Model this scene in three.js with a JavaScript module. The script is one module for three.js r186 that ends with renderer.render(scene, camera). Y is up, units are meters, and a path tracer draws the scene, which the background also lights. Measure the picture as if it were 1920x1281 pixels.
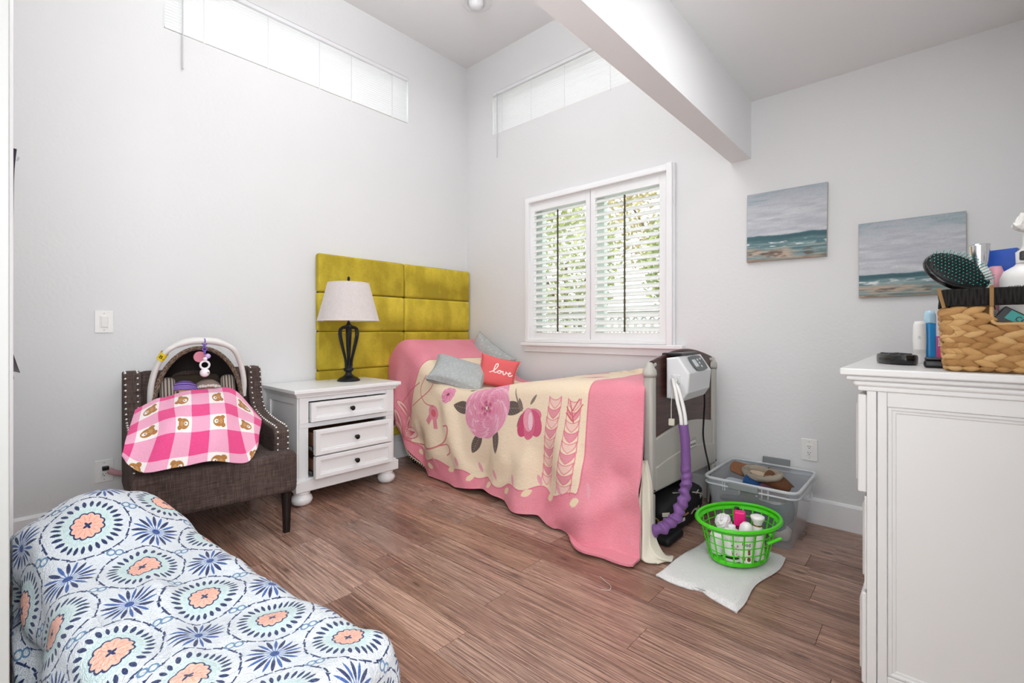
import * as THREE from 'three';
import { RoundedBoxGeometry } from 'three/addons/geometries/RoundedBoxGeometry.js';
import { mergeGeometries, toCreasedNormals } from 'three/addons/utils/BufferGeometryUtils.js';
import { MarchingCubes } from 'three/addons/objects/MarchingCubes.js';
import { RectAreaLightUniformsLib } from 'three/addons/lights/RectAreaLightUniformsLib.js';

RectAreaLightUniformsLib.init();
const scene = new THREE.Scene();

// ---------------------------------------------------------------- camera
const camera = new THREE.PerspectiveCamera(72.284, 1920 / 1281, 0.02, 200);
camera.position.set(3.5758, 1.13, 3.2468);
camera.lookAt(3.5758 - 0.6716, 1.13, 3.2468 - 0.7409);
camera.setViewOffset(1920, 1281, 0, 18.5, 1920, 1281);

// ---------------------------------------------------------------- sky, sun and added fill lights
scene.background = new THREE.Color(0.93, 0.97, 1.0);      // even bright overcast sky
scene.backgroundIntensity = 2.2;
const EXPOSURE = 1.12;
const sun = new THREE.DirectionalLight(0xfff4e2, 5.0);   // high, behind the house: lights the garden only
sun.position.set(0.5, 16, 3); sun.target.position.set(0, 0, -4);
sun.castShadow = true; sun.shadow.mapSize.set(2048, 2048); sun.shadow.radius = 2;
Object.assign(sun.shadow.camera, { left: -12, right: 12, top: 12, bottom: -12, near: 1, far: 60 });
scene.add(sun, sun.target);
function fillPanelLight(x, y, z, w, h, power, tx, ty, tz) {
  const l = new THREE.RectAreaLight(0xfafcff, power, w, h);
  l.position.set(x, y, z); l.lookAt(tx, ty, tz); scene.add(l); return l;
}
fillPanelLight(1.7, 3.46, 1.9, 1.2, 1.2, 2.0, 1.7, 0, 1.9);           // added fill from an unseen suspended panel, downward
fillPanelLight(1.7, 3.545, 1.9, 1.2, 1.2, 6.2, 1.7, 9, 1.9);          // the same added panel, upward fill for the ceiling
fillPanelLight(3.86, 1.5, 3.30, 0.64, 1.6, 14.5, 0, 1.5, 3.30);             // side fill set in the added window right of the camera
fillPanelLight(3.36, 2.565, 1.34, 0.5, 0.46, 6.4, 3.36, 0, 1.34);     // added fill from an unseen flush lamp on the low ceiling
fillPanelLight(3.05, 1.25, 6.30, 1.3, 2.1, 1.2, 2.6, 1.2, 0);           // fill light set in the added glass door behind the camera

const renderer = new THREE.WebGLRenderer({ antialias: true });
renderer.toneMapping = THREE.LinearToneMapping;
renderer.toneMappingExposure = EXPOSURE;
renderer.shadowMap.enabled = true;

// ---------------------------------------------------------------- helpers
let seed = 7;
const rnd = () => { seed = (seed * 1664525 + 1013904223) >>> 0; return seed / 4294967296; };
const rr = (a, b) => a + (b - a) * rnd();
const V = (x, y, z) => new THREE.Vector3(x, y, z);
const lerp = (a, b, t) => a + (b - a) * t, clamp = (x, a, b) => Math.min(Math.max(x, a), b);
const smooth = (a, b, x) => { const t = clamp((x - a) / (b - a), 0, 1); return t * t * (3 - 2 * t); };
const TAU = Math.PI * 2;
function hash(x, y) { let h = (x * 374761393 + y * 668265263) | 0; h = Math.imul(h ^ (h >>> 13), 1274126177); return ((h ^ (h >>> 16)) >>> 0) / 4294967296; }
function vn(x, y, px = 0, py = 0) {
  const xi = Math.floor(x), yi = Math.floor(y), fx = x - xi, fy = y - yi, u = fx * fx * (3 - 2 * fx), v = fy * fy * (3 - 2 * fy);
  const w = (a, p) => (p ? ((a % p) + p) % p : a);
  const a = hash(w(xi, px), w(yi, py)), b = hash(w(xi + 1, px), w(yi, py)), c = hash(w(xi, px), w(yi + 1, py)), d = hash(w(xi + 1, px), w(yi + 1, py));
  return lerp(lerp(a, b, u), lerp(c, d, u), v);
}
function fbm(x, y, n = 4, px = 0, py = 0) { let s = 0, a = 0.5, t = 0; for (let i = 0; i < n; i++) { s += a * vn(x, y, px, py); t += a; a *= 0.5; x *= 2; y *= 2; px *= 2; py *= 2; } return s / t; }
function spline(xs, ys) {                    // smooth curve through the points
  return (x) => {
    const n = xs.length; if (x <= xs[0]) return ys[0]; if (x >= xs[n - 1]) return ys[n - 1];
    let i = 0; while (x > xs[i + 1]) i++;
    const t = (x - xs[i]) / (xs[i + 1] - xs[i]), m = (k) => (k <= 0 ? (ys[1] - ys[0]) / (xs[1] - xs[0]) : k >= n - 1 ? (ys[n - 1] - ys[n - 2]) / (xs[n - 1] - xs[n - 2]) : (ys[k + 1] - ys[k - 1]) / (xs[k + 1] - xs[k - 1])), h = xs[i + 1] - xs[i];
    return (2 * t ** 3 - 3 * t * t + 1) * ys[i] + (t ** 3 - 2 * t * t + t) * h * m(i) + (-2 * t ** 3 + 3 * t * t) * ys[i + 1] + (t ** 3 - t * t) * h * m(i + 1);
  };
}
const names = new Map();
function numbered(n) { const k = names.get(n) ?? 0; names.set(n, k + 1); return k ? n + '_' + String(k).padStart(3, '0') : n; }
function flat(g) {
  g = g.index ? g.toNonIndexed() : g;
  for (const k of Object.keys(g.attributes)) if (!['position', 'normal', 'uv', 'color'].includes(k)) g.deleteAttribute(k);
  if (!g.attributes.uv) g.setAttribute('uv', new THREE.BufferAttribute(new Float32Array(g.attributes.position.count * 2), 2));
  g.clearGroups(); g.morphAttributes = {};
  return g;
}
const join = (list) => (Array.isArray(list) ? (list.length > 1 ? mergeGeometries(list.map(flat)) : list[0]) : list);
function mesh(name, geo, material, parent) {
  const m = new THREE.Mesh(join(geo), material); m.name = name; m.castShadow = m.receiveShadow = true; if (parent) parent.add(m); return m;
}
const part = (name, geo, material, parent, label) => { const m = mesh(name, geo, material, parent); if (label) m.userData.label = label; return m; };
function thing(name, label, category, pos = [0, 0, 0], turn = 0, group) {
  const o = new THREE.Group(); o.name = numbered(name); o.position.set(...pos); o.rotation.y = turn; scene.add(o);
  o.userData = { label, category }; if (group) o.userData.group = group; return o;
}
function solo(name, geo, material, label, category, group) {
  const m = mesh(numbered(name), geo, material, scene); m.userData = { label, category }; if (group) m.userData.group = group; return m;
}
function struct(name, geo, material, label) { const m = mesh(name, geo, material, scene); m.userData = { kind: 'structure', label: label || name.replace(/_/g, ' ') }; return m; }
function structGroup(name, label) { const o = new THREE.Group(); o.name = name; scene.add(o); o.userData = { kind: 'structure', label }; return o; }
const at = (g, x = 0, y = 0, z = 0, rx = 0, ry = 0, rz = 0) => { if (rx) g.rotateX(rx); if (rz) g.rotateZ(rz); if (ry) g.rotateY(ry); return g.translate(x, y, z); };
const bx = (w, h, d, x = 0, y = 0, z = 0, r = 0) => (r ? new RoundedBoxGeometry(w, h, d, 2, Math.min(r, w / 2.01, h / 2.01, d / 2.01)) : new THREE.BoxGeometry(w, h, d)).translate(x, y, z);
const bb = (x0, x1, y0, y1, z0, z1, r = 0) => bx(x1 - x0, y1 - y0, z1 - z0, (x0 + x1) / 2, (y0 + y1) / 2, (z0 + z1) / 2, r);
const cyl = (r0, r1, h, x = 0, y = 0, z = 0, n = 20) => new THREE.CylinderGeometry(r1, r0, h, n).translate(x, y + h / 2, z);
const lathe = (pts, n = 32) => new THREE.LatheGeometry(pts.map(([r, y]) => new THREE.Vector2(r, y)), n);
const tube = (pts, r, seg = 40, rad = 8, closed = false) => new THREE.TubeGeometry(new THREE.CatmullRomCurve3(pts.map((p) => (p.isVector3 ? p : V(...p))), closed), seg, r, rad, closed);
function bar(a, b, r, n = 8) {
  const A = V(...a), B = V(...b), d = B.clone().sub(A), g = new THREE.CylinderGeometry(r, r, d.length(), n);
  g.applyQuaternion(new THREE.Quaternion().setFromUnitVectors(V(0, 1, 0), d.clone().normalize())); const m = A.add(B).multiplyScalar(0.5); return g.translate(m.x, m.y, m.z);
}
const shapeOf = (pts, holes = []) => { const s = new THREE.Shape(pts.map(([x, y]) => new THREE.Vector2(x, y))); for (const h of holes) s.holes.push(new THREE.Path(h.map(([x, y]) => new THREE.Vector2(x, y)))); return s; };
const extr = (pts, depth, bevel = 0, holes = [], seg = 2) => new THREE.ExtrudeGeometry(pts instanceof THREE.Shape ? pts : shapeOf(pts, holes), { depth, curveSegments: 12, bevelEnabled: bevel > 0, bevelSize: bevel, bevelThickness: bevel, bevelOffset: -bevel, bevelSegments: seg });
const rect = (x0, x1, y0, y1) => [[x0, y0], [x1, y0], [x1, y1], [x0, y1]];
function boxUV(g, s = 1, ox = 0, oy = 0) {       // uv in metres from the own axes, by the way each face points
  g = flat(g); const p = g.attributes.position, n = g.attributes.normal, uv = new Float32Array(p.count * 2);
  for (let i = 0; i < p.count; i++) {
    const a = Math.abs(n.getX(i)), b = Math.abs(n.getY(i)), c = Math.abs(n.getZ(i)), x = p.getX(i), y = p.getY(i), z = p.getZ(i);
    const [u, v] = a >= b && a >= c ? [z, y] : b >= c ? [x, z] : [x, y]; uv[2 * i] = u * s + ox; uv[2 * i + 1] = v * s + oy;
  }
  g.setAttribute('uv', new THREE.BufferAttribute(uv, 2)); return g;
}
function sheet(f, nu, nv, th, uvf) {             // cloth with thickness: f(u, v) -> [x, y, z]
  const W = nu + 1, N = W * (nv + 1), P = [], pos = new Float32Array(N * 6), nor = new Float32Array(N * 6), uv = new Float32Array(N * 4), idx = [];
  for (let j = 0; j <= nv; j++) for (let i = 0; i <= nu; i++) P.push(V(...f(i / nu, j / nv)));
  for (let j = 0; j <= nv; j++) for (let i = 0; i <= nu; i++) {
    const k = j * W + i, du = P[j * W + Math.min(i + 1, nu)].clone().sub(P[j * W + Math.max(i - 1, 0)]), dv = P[Math.min(j + 1, nv) * W + i].clone().sub(P[Math.max(j - 1, 0) * W + i]);
    const n = du.cross(dv).normalize(), [a, b] = uvf ? uvf(i / nu, j / nv) : [i / nu, j / nv];
    P[k].toArray(pos, k * 3); n.toArray(nor, k * 3); P[k].clone().addScaledVector(n, -th).toArray(pos, (N + k) * 3); n.clone().negate().toArray(nor, (N + k) * 3);
    uv[2 * k] = uv[2 * (N + k)] = a; uv[2 * k + 1] = uv[2 * (N + k) + 1] = b;
  }
  for (let j = 0; j < nv; j++) for (let i = 0; i < nu; i++) { const a = j * W + i, b = a + 1, c = a + W, d = c + 1; idx.push(a, b, d, a, d, c, N + a, N + d, N + b, N + a, N + c, N + d); }
  const ep = [], en = [], eu = [], at3 = (k) => V(pos[3 * k], pos[3 * k + 1], pos[3 * k + 2]);
  const edge = (a, b) => { const q = [a, N + a, N + b, b], p = q.map(at3), n = p[1].clone().sub(p[0]).cross(p[3].clone().sub(p[0])).normalize(), o = 2 * N + ep.length / 3; q.forEach((k, i) => { ep.push(p[i].x, p[i].y, p[i].z); en.push(n.x, n.y, n.z); eu.push(uv[2 * k], uv[2 * k + 1]); }); idx.push(o, o + 1, o + 2, o, o + 2, o + 3); };
  for (let i = 0; i < nu; i++) { edge(i, i + 1); edge(nv * W + i + 1, nv * W + i); }
  for (let j = 0; j < nv; j++) { edge((j + 1) * W, j * W); edge(j * W + nu, (j + 1) * W + nu); }
  const f32 = (x, y) => { const r = new Float32Array(x.length + y.length); r.set(x); r.set(y, x.length); return r; };
  const g = new THREE.BufferGeometry(); g.setAttribute('position', new THREE.BufferAttribute(f32(pos, ep), 3)); g.setAttribute('normal', new THREE.BufferAttribute(f32(nor, en), 3)); g.setAttribute('uv', new THREE.BufferAttribute(f32(uv, eu), 2)); g.setIndex(idx); return g;
}
function grid3(rows) {                           // smooth surface through a grid of points
  const nr = rows.length, nc = rows[0].length, cr = (a, b, c, d, t) => 0.5 * (2 * b + (c - a) * t + (2 * a - 5 * b + 4 * c - d) * t * t + (3 * b - a - 3 * c + d) * t ** 3);
  const row = (j, u) => { const x = u * (nc - 1), i = Math.min(Math.floor(x), nc - 2), t = x - i, q = (k) => rows[j][clamp(k, 0, nc - 1)]; return [0, 1, 2].map((c) => cr(q(i - 1)[c], q(i)[c], q(i + 1)[c], q(i + 2)[c], t)); };
  return (u, v) => { const y = v * (nr - 1), j = Math.min(Math.floor(y), nr - 2), t = y - j, q = (k) => row(clamp(k, 0, nr - 1), u), A = q(j - 1), B = q(j), C = q(j + 1), D = q(j + 2); return [0, 1, 2].map((c) => cr(A[c], B[c], C[c], D[c], t)); };
}
function pillow(w, h, T, n = 28, pinch = 0.1) {  // cushion in the xy plane, thick along z
  const side = (s) => { const g = new THREE.PlaneGeometry(2, 2, n, n), p = g.attributes.position; for (let i = 0; i < p.count; i++) { const u = p.getX(i), v = p.getY(i), e = Math.max(0, 1 - u ** 4) * Math.max(0, 1 - v ** 4); p.setXYZ(i, s * u * w / 2 * (1 - pinch * (1 - v * v)), v * h / 2 * (1 - pinch * (1 - u * u)), s * (T / 2 * Math.pow(e, 0.42) * (1 + 0.08 * (fbm(u * 3 + 9, v * 3 + s * 5) - 0.5)) + 0.002)); } g.computeVertexNormals(); return g; };
  return mergeGeometries([flat(side(1)), flat(side(-1))]);
}
// textures
function dataTex(w, h, f, srgb = true, repeat = true) {
  const d = new Uint8Array(w * h * 4);
  for (let y = 0; y < h; y++) for (let x = 0; x < w; x++) { const c = f(x / w, y / h), i = (y * w + x) * 4; d[i] = clamp(c[0], 0, 255); d[i + 1] = clamp(c[1], 0, 255); d[i + 2] = clamp(c[2], 0, 255); d[i + 3] = 255; }
  const t = new THREE.DataTexture(d, w, h); if (srgb) t.colorSpace = THREE.SRGBColorSpace; t.magFilter = THREE.LinearFilter; t.minFilter = THREE.LinearMipmapLinearFilter; t.generateMipmaps = true;
  if (repeat) t.wrapS = t.wrapT = THREE.RepeatWrapping; t.needsUpdate = true; return t;
}
function canvasTex(w, h, draw, repeat = false) {
  const c = document.createElement('canvas'); c.width = w; c.height = h; const g = c.getContext('2d'); draw(g, w, h);
  const t = new THREE.CanvasTexture(c); t.colorSpace = THREE.SRGBColorSpace; if (repeat) t.wrapS = t.wrapT = THREE.RepeatWrapping; return t;
}
const M = (color, roughness = 0.6, o = {}) => new THREE.MeshPhysicalMaterial({ color, roughness, ...o });
const mixc = (a, b, t) => [0, 1, 2].map((k) => lerp(a[k], b[k], t));

// fine relief shared by fabrics
const weaveBump = dataTex(256, 256, (u, v) => { const a = Math.sin(u * TAU * 32) * Math.sign(Math.sin(v * TAU * 32)), b = Math.sin(v * TAU * 32), n = fbm(u * 64, v * 64, 2, 64, 64); const x = 128 + 40 * a + 30 * b + 80 * (n - 0.5); return [x, x, x]; }, false);
const pileBump = dataTex(512, 512, (u, v) => { const x = 255 * (0.6 * fbm(u * 90, v * 90, 2, 90, 90) + 0.4 * fbm(u * 18, v * 18, 3, 18, 18)); return [x, x, x]; }, false);
const rep = (t, x, y = x) => { const c = t.clone(); c.repeat.set(x, y); c.needsUpdate = true; return c; };

// paint and plaster
const wallBump = dataTex(512, 512, (u, v) => { const x = 255 * fbm(u * 60, v * 60, 3, 60, 60); return [x, x, x]; }, false);
const wallPaint = M('#e6e6e6', 0.75, { bumpMap: rep(wallBump, 1.2), bumpScale: 0.0006 });
const ceilPaint = M('#f2f2f2', 0.85);
const trimPaint = M('#f6f6f7', 0.4);
const whiteWood = M('#f1f1f1', 0.32);
const whitePlastic = M('#f2f1ee', 0.35);
const blackPlastic = M('#121214', 0.32);
const darkVoid = M('#15120f', 0.9);
const glass = new THREE.MeshPhysicalMaterial({ color: '#fafcfb', roughness: 0.02, transmission: 1, thickness: 0, ior: 1.5 });
// ================================================================ the room
const RX = 3.9, RZ = 3.232, HI = 3.83, LO = 2.6, BX0 = 2.577, BX1 = 2.699, BY = 2.237;
// floor: every board of its own, running along x
{
  const grain = dataTex(1024, 1024, (u, v) => {
    const band = Math.floor(v * 8), o = hash(band, 3) * 40, f = v * 8 - band;
    const warp = 0.5 * fbm(u * 3 + o, v * 26, 3) + 0.10 * Math.sin(u * 5 + o), y = v * 8 + warp * 0.22;
    const fine = fbm(u * 11 + o, y * 70, 3), thin = fbm(u * 34 + o, v * 900, 2), tone = fbm(u * 1.6 + o, v * 11, 3), cath = 0.5 + 0.5 * Math.sin((y * 9 + 3.2 * fbm(u * 1.3 + o, v * 12, 2)) * TAU);
    let t = 0.46 + (fine - 0.5) * 1.05 + (thin - 0.5) * 0.55 + (tone - 0.5) * 0.5 + (cath - 0.5) * 0.14;
    let c = mixc([120, 90, 77], [222, 186, 166], clamp(t, 0, 1)); c = mixc(c, [92, 68, 60], clamp((fbm(u * 7 + o * 3, y * 38, 3) - 0.60) * 4.5, 0, 0.6));
    const kx = hash(band, 21) , ky = 0.25 + 0.5 * hash(band, 22), kd = Math.hypot((u - kx) * 60, (f - ky) * 14); c = mixc(c, [78, 56, 48], Math.exp(-kd * kd) * 0.7);
    return c;
  });
  const rough = dataTex(512, 512, (u, v) => { const x = 255 * (0.31 + 0.2 * (fbm(u * 20, v * 160, 3) - 0.5) + 0.1 * (fbm(u * 6, v * 6, 3) - 0.5)); return [x, x, x]; }, false);
  const bump = dataTex(512, 512, (u, v) => { const x = 255 * fbm(u * 16, v * 180, 3); return [x, x, x]; }, false);
  const tones = ['#fbf6f4', '#e9dfda', '#ffffff', '#f0e2da'].map((c) => M(c, 1, { map: grain, roughnessMap: rough, bumpMap: bump, bumpScale: 0.0008 }));
  const floor = structGroup('floor', 'dark brown wood plank floor');
  part('subfloor', bb(0, RX, -0.08, -0.011, 0, 6.4), M('#1b120e', 0.9), floor);
  const PW = 0.158; let n = 0;
  for (let r = 0; r * PW < 6.4; r++) {
    const z0 = r * PW, z1 = Math.min(z0 + PW, 6.4); let x = -(((r * 0.47) % 1) * 1.2);
    for (; x < RX; x += 1.2) {
      const a = Math.max(x, 0), b = Math.min(x + 1.2, RX); if (b - a < 0.02) continue;
      const g = flat(bb(a + 0.0009, b - 0.0009, -0.011, 0, z0 + 0.0009, z1 - 0.0009)), p = g.attributes.position, uv = g.attributes.uv, ou = rnd(), ov = Math.floor(rnd() * 8) / 8;
      for (let i = 0; i < p.count; i++) uv.setXY(i, (p.getX(i) - x) / 1.9 + ou, ov + (p.getZ(i) - z0) / PW / 8 * 0.98 + 0.001);
      const m = part(n ? 'plank_' + String(n).padStart(3, '0') : 'plank', g, tones[Math.floor(rnd() * 4)], floor); n++;
    }
  }
}
// walls with real openings and thickness
const W1 = [0.91, 2.085], T = 0.16;                     // shuttered window
const win1 = rect(0.87, 2.125, 1.07, 2.27), winR = rect(0.376, 2.40, 3.04, 3.45), winL = rect(0.715, 2.546, 3.03, 3.45);
struct('wall_back', boxUV(extr(rect(-T, RX + T, -0.08, HI + 0.2), T, 0, [win1, winR]).translate(0, 0, -T)), wallPaint, 'white painted wall with the shuttered window');
{
  const g = extr(rect(0, RZ + 0.12, -0.08, HI + 0.2), T, 0, [winL]);       // in (z, y), thick along x
  g.rotateY(-Math.PI / 2); struct('wall_left', boxUV(g), wallPaint, 'white painted wall behind headboard and armchair');
}
struct('wall_front', boxUV(bb(0, 2.34, -0.08, HI + 0.2, RZ, RZ + 0.12)), wallPaint, 'white wall beside the doorway at the left edge');
{ const g = extr(rect(0, 6.4 + T, -0.08, HI + 0.2), T, 0, [rect(2.96, 3.64, 0.68, 2.32)]); g.rotateY(-Math.PI / 2); struct('wall_right', boxUV(g.translate(RX + T, 0, 0)), wallPaint, 'white wall behind the dresser'); }
struct('wall_hall_left', boxUV(bb(2.2 - T, 2.2, -0.08, LO + 0.2, RZ + 0.12, 6.4 + T)), wallPaint, 'white wall of the space behind the camera');
struct('wall_hall_end', boxUV(extr(rect(2.2, RX, -0.08, LO + 0.2), T, 0, [rect(2.35, 3.75, 0.0, 2.3)]).translate(0, 0, 6.4)), wallPaint, 'white end wall with the added glass door behind the camera');
struct('ceiling', [bb(0, BX0 + 0.05, HI, HI + 0.2, 0, RZ)].map((g) => boxUV(g)), ceilPaint, 'tall white ceiling over the bed');
struct('ceiling_low', boxUV(bb(BX0 + 0.05, RX, LO, LO + 0.2, 0, RZ + 0.12)), ceilPaint, 'lower white ceiling over the dresser');
struct('ceiling_hall', boxUV(bb(2.2, RX, LO, LO + 0.2, RZ + 0.12, 6.4)), ceilPaint, 'white ceiling behind the camera');
struct('beam', boxUV(bb(BX0, BX1, BY, HI, 0, RZ)), ceilPaint, 'white dropped beam dividing the two ceiling heights');
struct('roof', bb(-T, RX + T, HI + 0.2, HI + 0.3, -T, 6.4 + T), M('#8a8580', 0.9), 'roof over the room');
struct('jamb_shade_2', bb(2.34, 2.375, 0.0, 2.45, RZ - 0.001, RZ + 0.1, 0.002), M('#92928f', 0.5), 'added cover on the wall end, shade painted in as grey, at the left edge of view');  // added cover over the lit wall end; its grey stands for shade
// baseboards
const baseProfile = [[0, 0], [0.014, 0], [0.014, 0.135], [0.008, 0.148], [0, 0.15]];
struct('baseboard_back', extr(baseProfile, RX).rotateY(Math.PI / 2).translate(0, 0, 0).rotateY(Math.PI).translate(RX, 0, 0).rotateY(0), trimPaint, 'white baseboard along the window wall');
struct('baseboard_left', extr(baseProfile, RZ - 0.014).translate(0, 0, 0.014), trimPaint, 'white baseboard along the headboard wall');
// trim and papers on the near wall at the left edge of the view
struct('trim_1', bb(0.93, 1.02, 0, HI - 0.02, 3.203, RZ, 0.004), trimPaint, 'white door casing at the left edge');
{
  const t = thing('hanging_paper', 'white sheet of paper pinned to the near wall at the left edge', 'paper', [0.6, 0, RZ]);
  const pg = sheet((u, v) => [u * 0.2 - 0.1, lerp(1.33, 0.955, v), -0.004 - 0.052 * v * v * (0.4 + 0.6 * u)], 8, 12, 0.0012);
  part('sheet', pg, M('#f4f4f2', 0.8), t); part('pin', new THREE.SphereGeometry(0.005, 8, 6).translate(0, 1.32, -0.006), M('#d8d8d8', 0.4), t);
  solo('flyer', sheet((u, v) => [0.66 + u * 0.16, lerp(1.25, 0.94, v), RZ - 0.016 - 0.018 * v * v], 6, 10, 0.002), M('#57496b', 0.7), 'thin purple flyer on near wall under white paper', 'flyer');
  const s = thing('hanging_strap', 'dark purple strap hanging on a hook at the upper left edge', 'strap', [0.85, 0, RZ]);
  part('strap', tube([[0, 1.86, -0.036], [0, 1.78, -0.030], [0.006, 1.6, -0.027], [0.0, 1.42, -0.025], [0, 1.36, -0.022]], 0.006, 24, 6), M('#2b1f33', 0.7), s);
  part('hook', tube([[0, 1.83, 0], [0, 1.828, -0.03], [0, 1.815, -0.042], [0, 1.83, -0.046]], 0.003, 12, 6), M('#c9c9c9', 0.3, { metalness: 0.8 }), s);
}
// unseen glass door, side window and two lamps added for fill; real dome lamp
{
  const d = structGroup('added_door_1', 'added sliding glass door behind the camera, for fill light'), f = M('#f4f4f4', 0.4);
  for (const [a, b, c, e] of [[2.35, 2.42, 0, 2.3], [3.68, 3.75, 0, 2.3], [3.02, 3.08, 0.07, 2.23], [2.42, 3.68, 0, 0.07], [2.42, 3.68, 2.23, 2.3]]) part('added_door_frame', bb(a, b, c, e, 6.42, 6.5, 0.006), f, d);
  part('pane', bb(2.42, 3.02, 0.07, 2.23, 6.45, 6.456), glass, d); part('pane', bb(3.08, 3.68, 0.07, 2.23, 6.45, 6.456), glass, d);
  const d2 = structGroup('window_4', 'added tall window right of the camera, for side light');
  for (const [a, b, c, e] of [[2.96, 3.01, 0.68, 2.32], [3.59, 3.64, 0.68, 2.32], [3.01, 3.59, 0.68, 0.73], [3.01, 3.59, 2.27, 2.32]]) part('window_frame', bb(RX + 0.06, RX + 0.12, c, e, a, b, 0.005), f, d2);
  part('pane', bb(RX + 0.088, RX + 0.093, 0.73, 2.27, 3.01, 3.59), glass, d2);
  const glow = new THREE.MeshStandardMaterial({ color: '#ffffff', emissive: '#fffdf8', emissiveIntensity: 1.0, roughness: 0.6 });
  const t = thing('added_panel_lamp', 'added square panel lamp shining up and down, unseen above the frame', 'lamp', [1.7, 3.47, 1.9]);
  part('fill_lamp_frame', extr(rect(-0.62, 0.62, -0.62, 0.62), 0.06, 0, [rect(-0.6, 0.6, -0.6, 0.6)]).rotateX(Math.PI / 2).translate(0, 0.06, 0), M('#e9e9e9', 0.4), t);
  part('fill_lamp_diffuser', bx(1.2, 0.006, 1.2, 0, 0.004, 0), glow, t); part('fill_lamp_diffuser', bx(1.2, 0.006, 1.2, 0, 0.056, 0), glow, t);
  for (const [x, z] of [[-0.58, -0.58], [0.58, -0.58], [-0.58, 0.58], [0.58, 0.58]]) part('cable', bar([x, 0.05, z], [x, HI - 3.47, z], 0.002, 6), M('#8c8c8c', 0.4), t);
  const fl = thing('added_flush_lamp', 'added small square fill lamp on the low ceiling, unseen above the frame', 'lamp', [3.36, LO, 1.34]);
  part('fill_lamp_frame', extr(rect(-0.27, 0.27, -0.25, 0.25), 0.022, 0, [rect(-0.25, 0.25, -0.23, 0.23)]).rotateX(Math.PI / 2), M('#f0f0f0', 0.4), fl); part('fill_lamp_diffuser', bx(0.5, 0.008, 0.46, 0, -0.012, 0), glow, fl);
  const l = thing('ceiling_lamp', 'small round white flush dome lamp on the tall ceiling', 'lamp', [0.785, HI, 0.605]);
  part('trim_ring', lathe([[0.075, -0.004], [0.1, -0.01], [0.118, -0.008], [0.122, 0]], 40), M('#ededee', 0.4), l);
  part('dome', lathe([[0, -0.062], [0.03, -0.058], [0.052, -0.042], [0.06, -0.02], [0.062, 0]], 32), M('#e4e4e6', 0.35), l);
}
// ================================================================ windows
const louverPaint = M('#f4f4f1', 0.45);
{
  const w = structGroup('window_1', 'window with white plantation shutters over the bed');
  // casing profile, mitred look: stepped frame on the wall
  const O = [0.829, 2.208, 1.03, 2.33];
  const ring = (a, b, c, d, t, z0, z1, r) => extr(rect(a, b, c, d), z1 - z0 - 2 * r, r, [rect(a + t, b - t, c + t, d - t)]).translate(0, 0, z0 + r);
  part('casing', [ring(O[0] - 0.012, O[1], O[2], O[3], 0.03, 0, 0.03, 0.003), ring(O[0] + 0.012, O[1] - 0.022, O[2] + 0.006, O[3] - 0.022, 0.028, 0, 0.042, 0.004), bb(2.155, 2.2, 1.03, 2.33, 0, 0.055, 0.006)], trimPaint, w);
  part('window_sill', [bb(0.79, 2.275, 1.006, 1.034, 0, 0.062, 0.006), bb(0.80, 2.262, 0.952, 1.006, 0, 0.018, 0.003)], trimPaint, w);
  const zf = 0.008, zb = -0.022;
  for (const [a, b] of [[0.862, 1.494], [1.5, 2.142]]) {
    const sp = new THREE.Group(); sp.name = 'shutter_panel'; w.add(sp);
    const L = a < 1 ? 0.91 : 1.544, R = a < 1 ? 1.452 : 2.085, B = 1.122, Tp = 2.205;
    part('stile', bb(a, L, 1.062, 2.288, zb, zf, 0.003), trimPaint, sp); part('stile', bb(R, b, 1.062, 2.288, zb, zf, 0.003), trimPaint, sp);
    part('rail', bb(L, R, 1.062, B, zb, zf, 0.003), trimPaint, sp); part('rail', bb(L, R, Tp, 2.288, zb, zf, 0.003), trimPaint, sp);
    const N = 20, ws = 0.062, th = 0.0085;
    const s = shapeOf([[-ws / 2, -0.001], [-ws / 2 + 0.006, -th / 2], [ws / 2 - 0.002, -th / 2], [ws / 2, -th / 2 + 0.002], [ws / 2, th / 2 - 0.002], [ws / 2 - 0.002, th / 2], [-ws / 2 + 0.006, th / 2], [-ws / 2, 0.001]]);
    const lg = new THREE.ExtrudeGeometry(s, { depth: R - L - 0.004, bevelEnabled: false });
    lg.rotateZ(-0.64); lg.rotateY(-Math.PI / 2); lg.translate(R - 0.002, 0, 0);
    for (let i = 0; i < N; i++) { const m = part(i ? 'louver_' + String(i).padStart(3, '0') : 'louver', lg, louverPaint, sp); m.position.set(0, B + (Tp - B) * (i + 0.5) / N, -0.007); }
    part('tilt_rod', bb((L + R) / 2 - 0.006, (L + R) / 2 + 0.006, B + 0.006, Tp - 0.03, 0.018, 0.029, 0.003), M('#4b4327', 0.6), sp);
    part('hinge', [cyl(0.004, 0.004, 0.06, a < 1 ? a - 0.002 : b + 0.002, 1.12, 0.008, 8), cyl(0.004, 0.004, 0.06, a < 1 ? a - 0.002 : b + 0.002, 2.15, 0.008, 8)], whitePlastic, sp);
  }
  // the sash behind
  const sf = M('#e6f2ec', 0.4);
  for (const q of [[0.87, 0.935, 1.07, 2.27], [2.06, 2.125, 1.07, 2.27], [1.50, 1.575, 1.07, 2.27], [0.935, 2.06, 1.07, 1.12], [0.935, 2.06, 2.22, 2.27]]) part('sash', bb(q[0], q[1], q[2], q[3], -0.13, -0.075, 0.004), sf, w);
  part('pane', bb(0.935, 1.5, 1.12, 2.22, -0.106, -0.101), glass, w); part('pane', bb(1.575, 2.06, 1.12, 2.22, -0.106, -0.101), glass, w);
}
const blindWhite = new THREE.MeshPhysicalMaterial({ color: '#f8f8f8', roughness: 0.55, transmission: 0.06, thickness: 0 });
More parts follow.
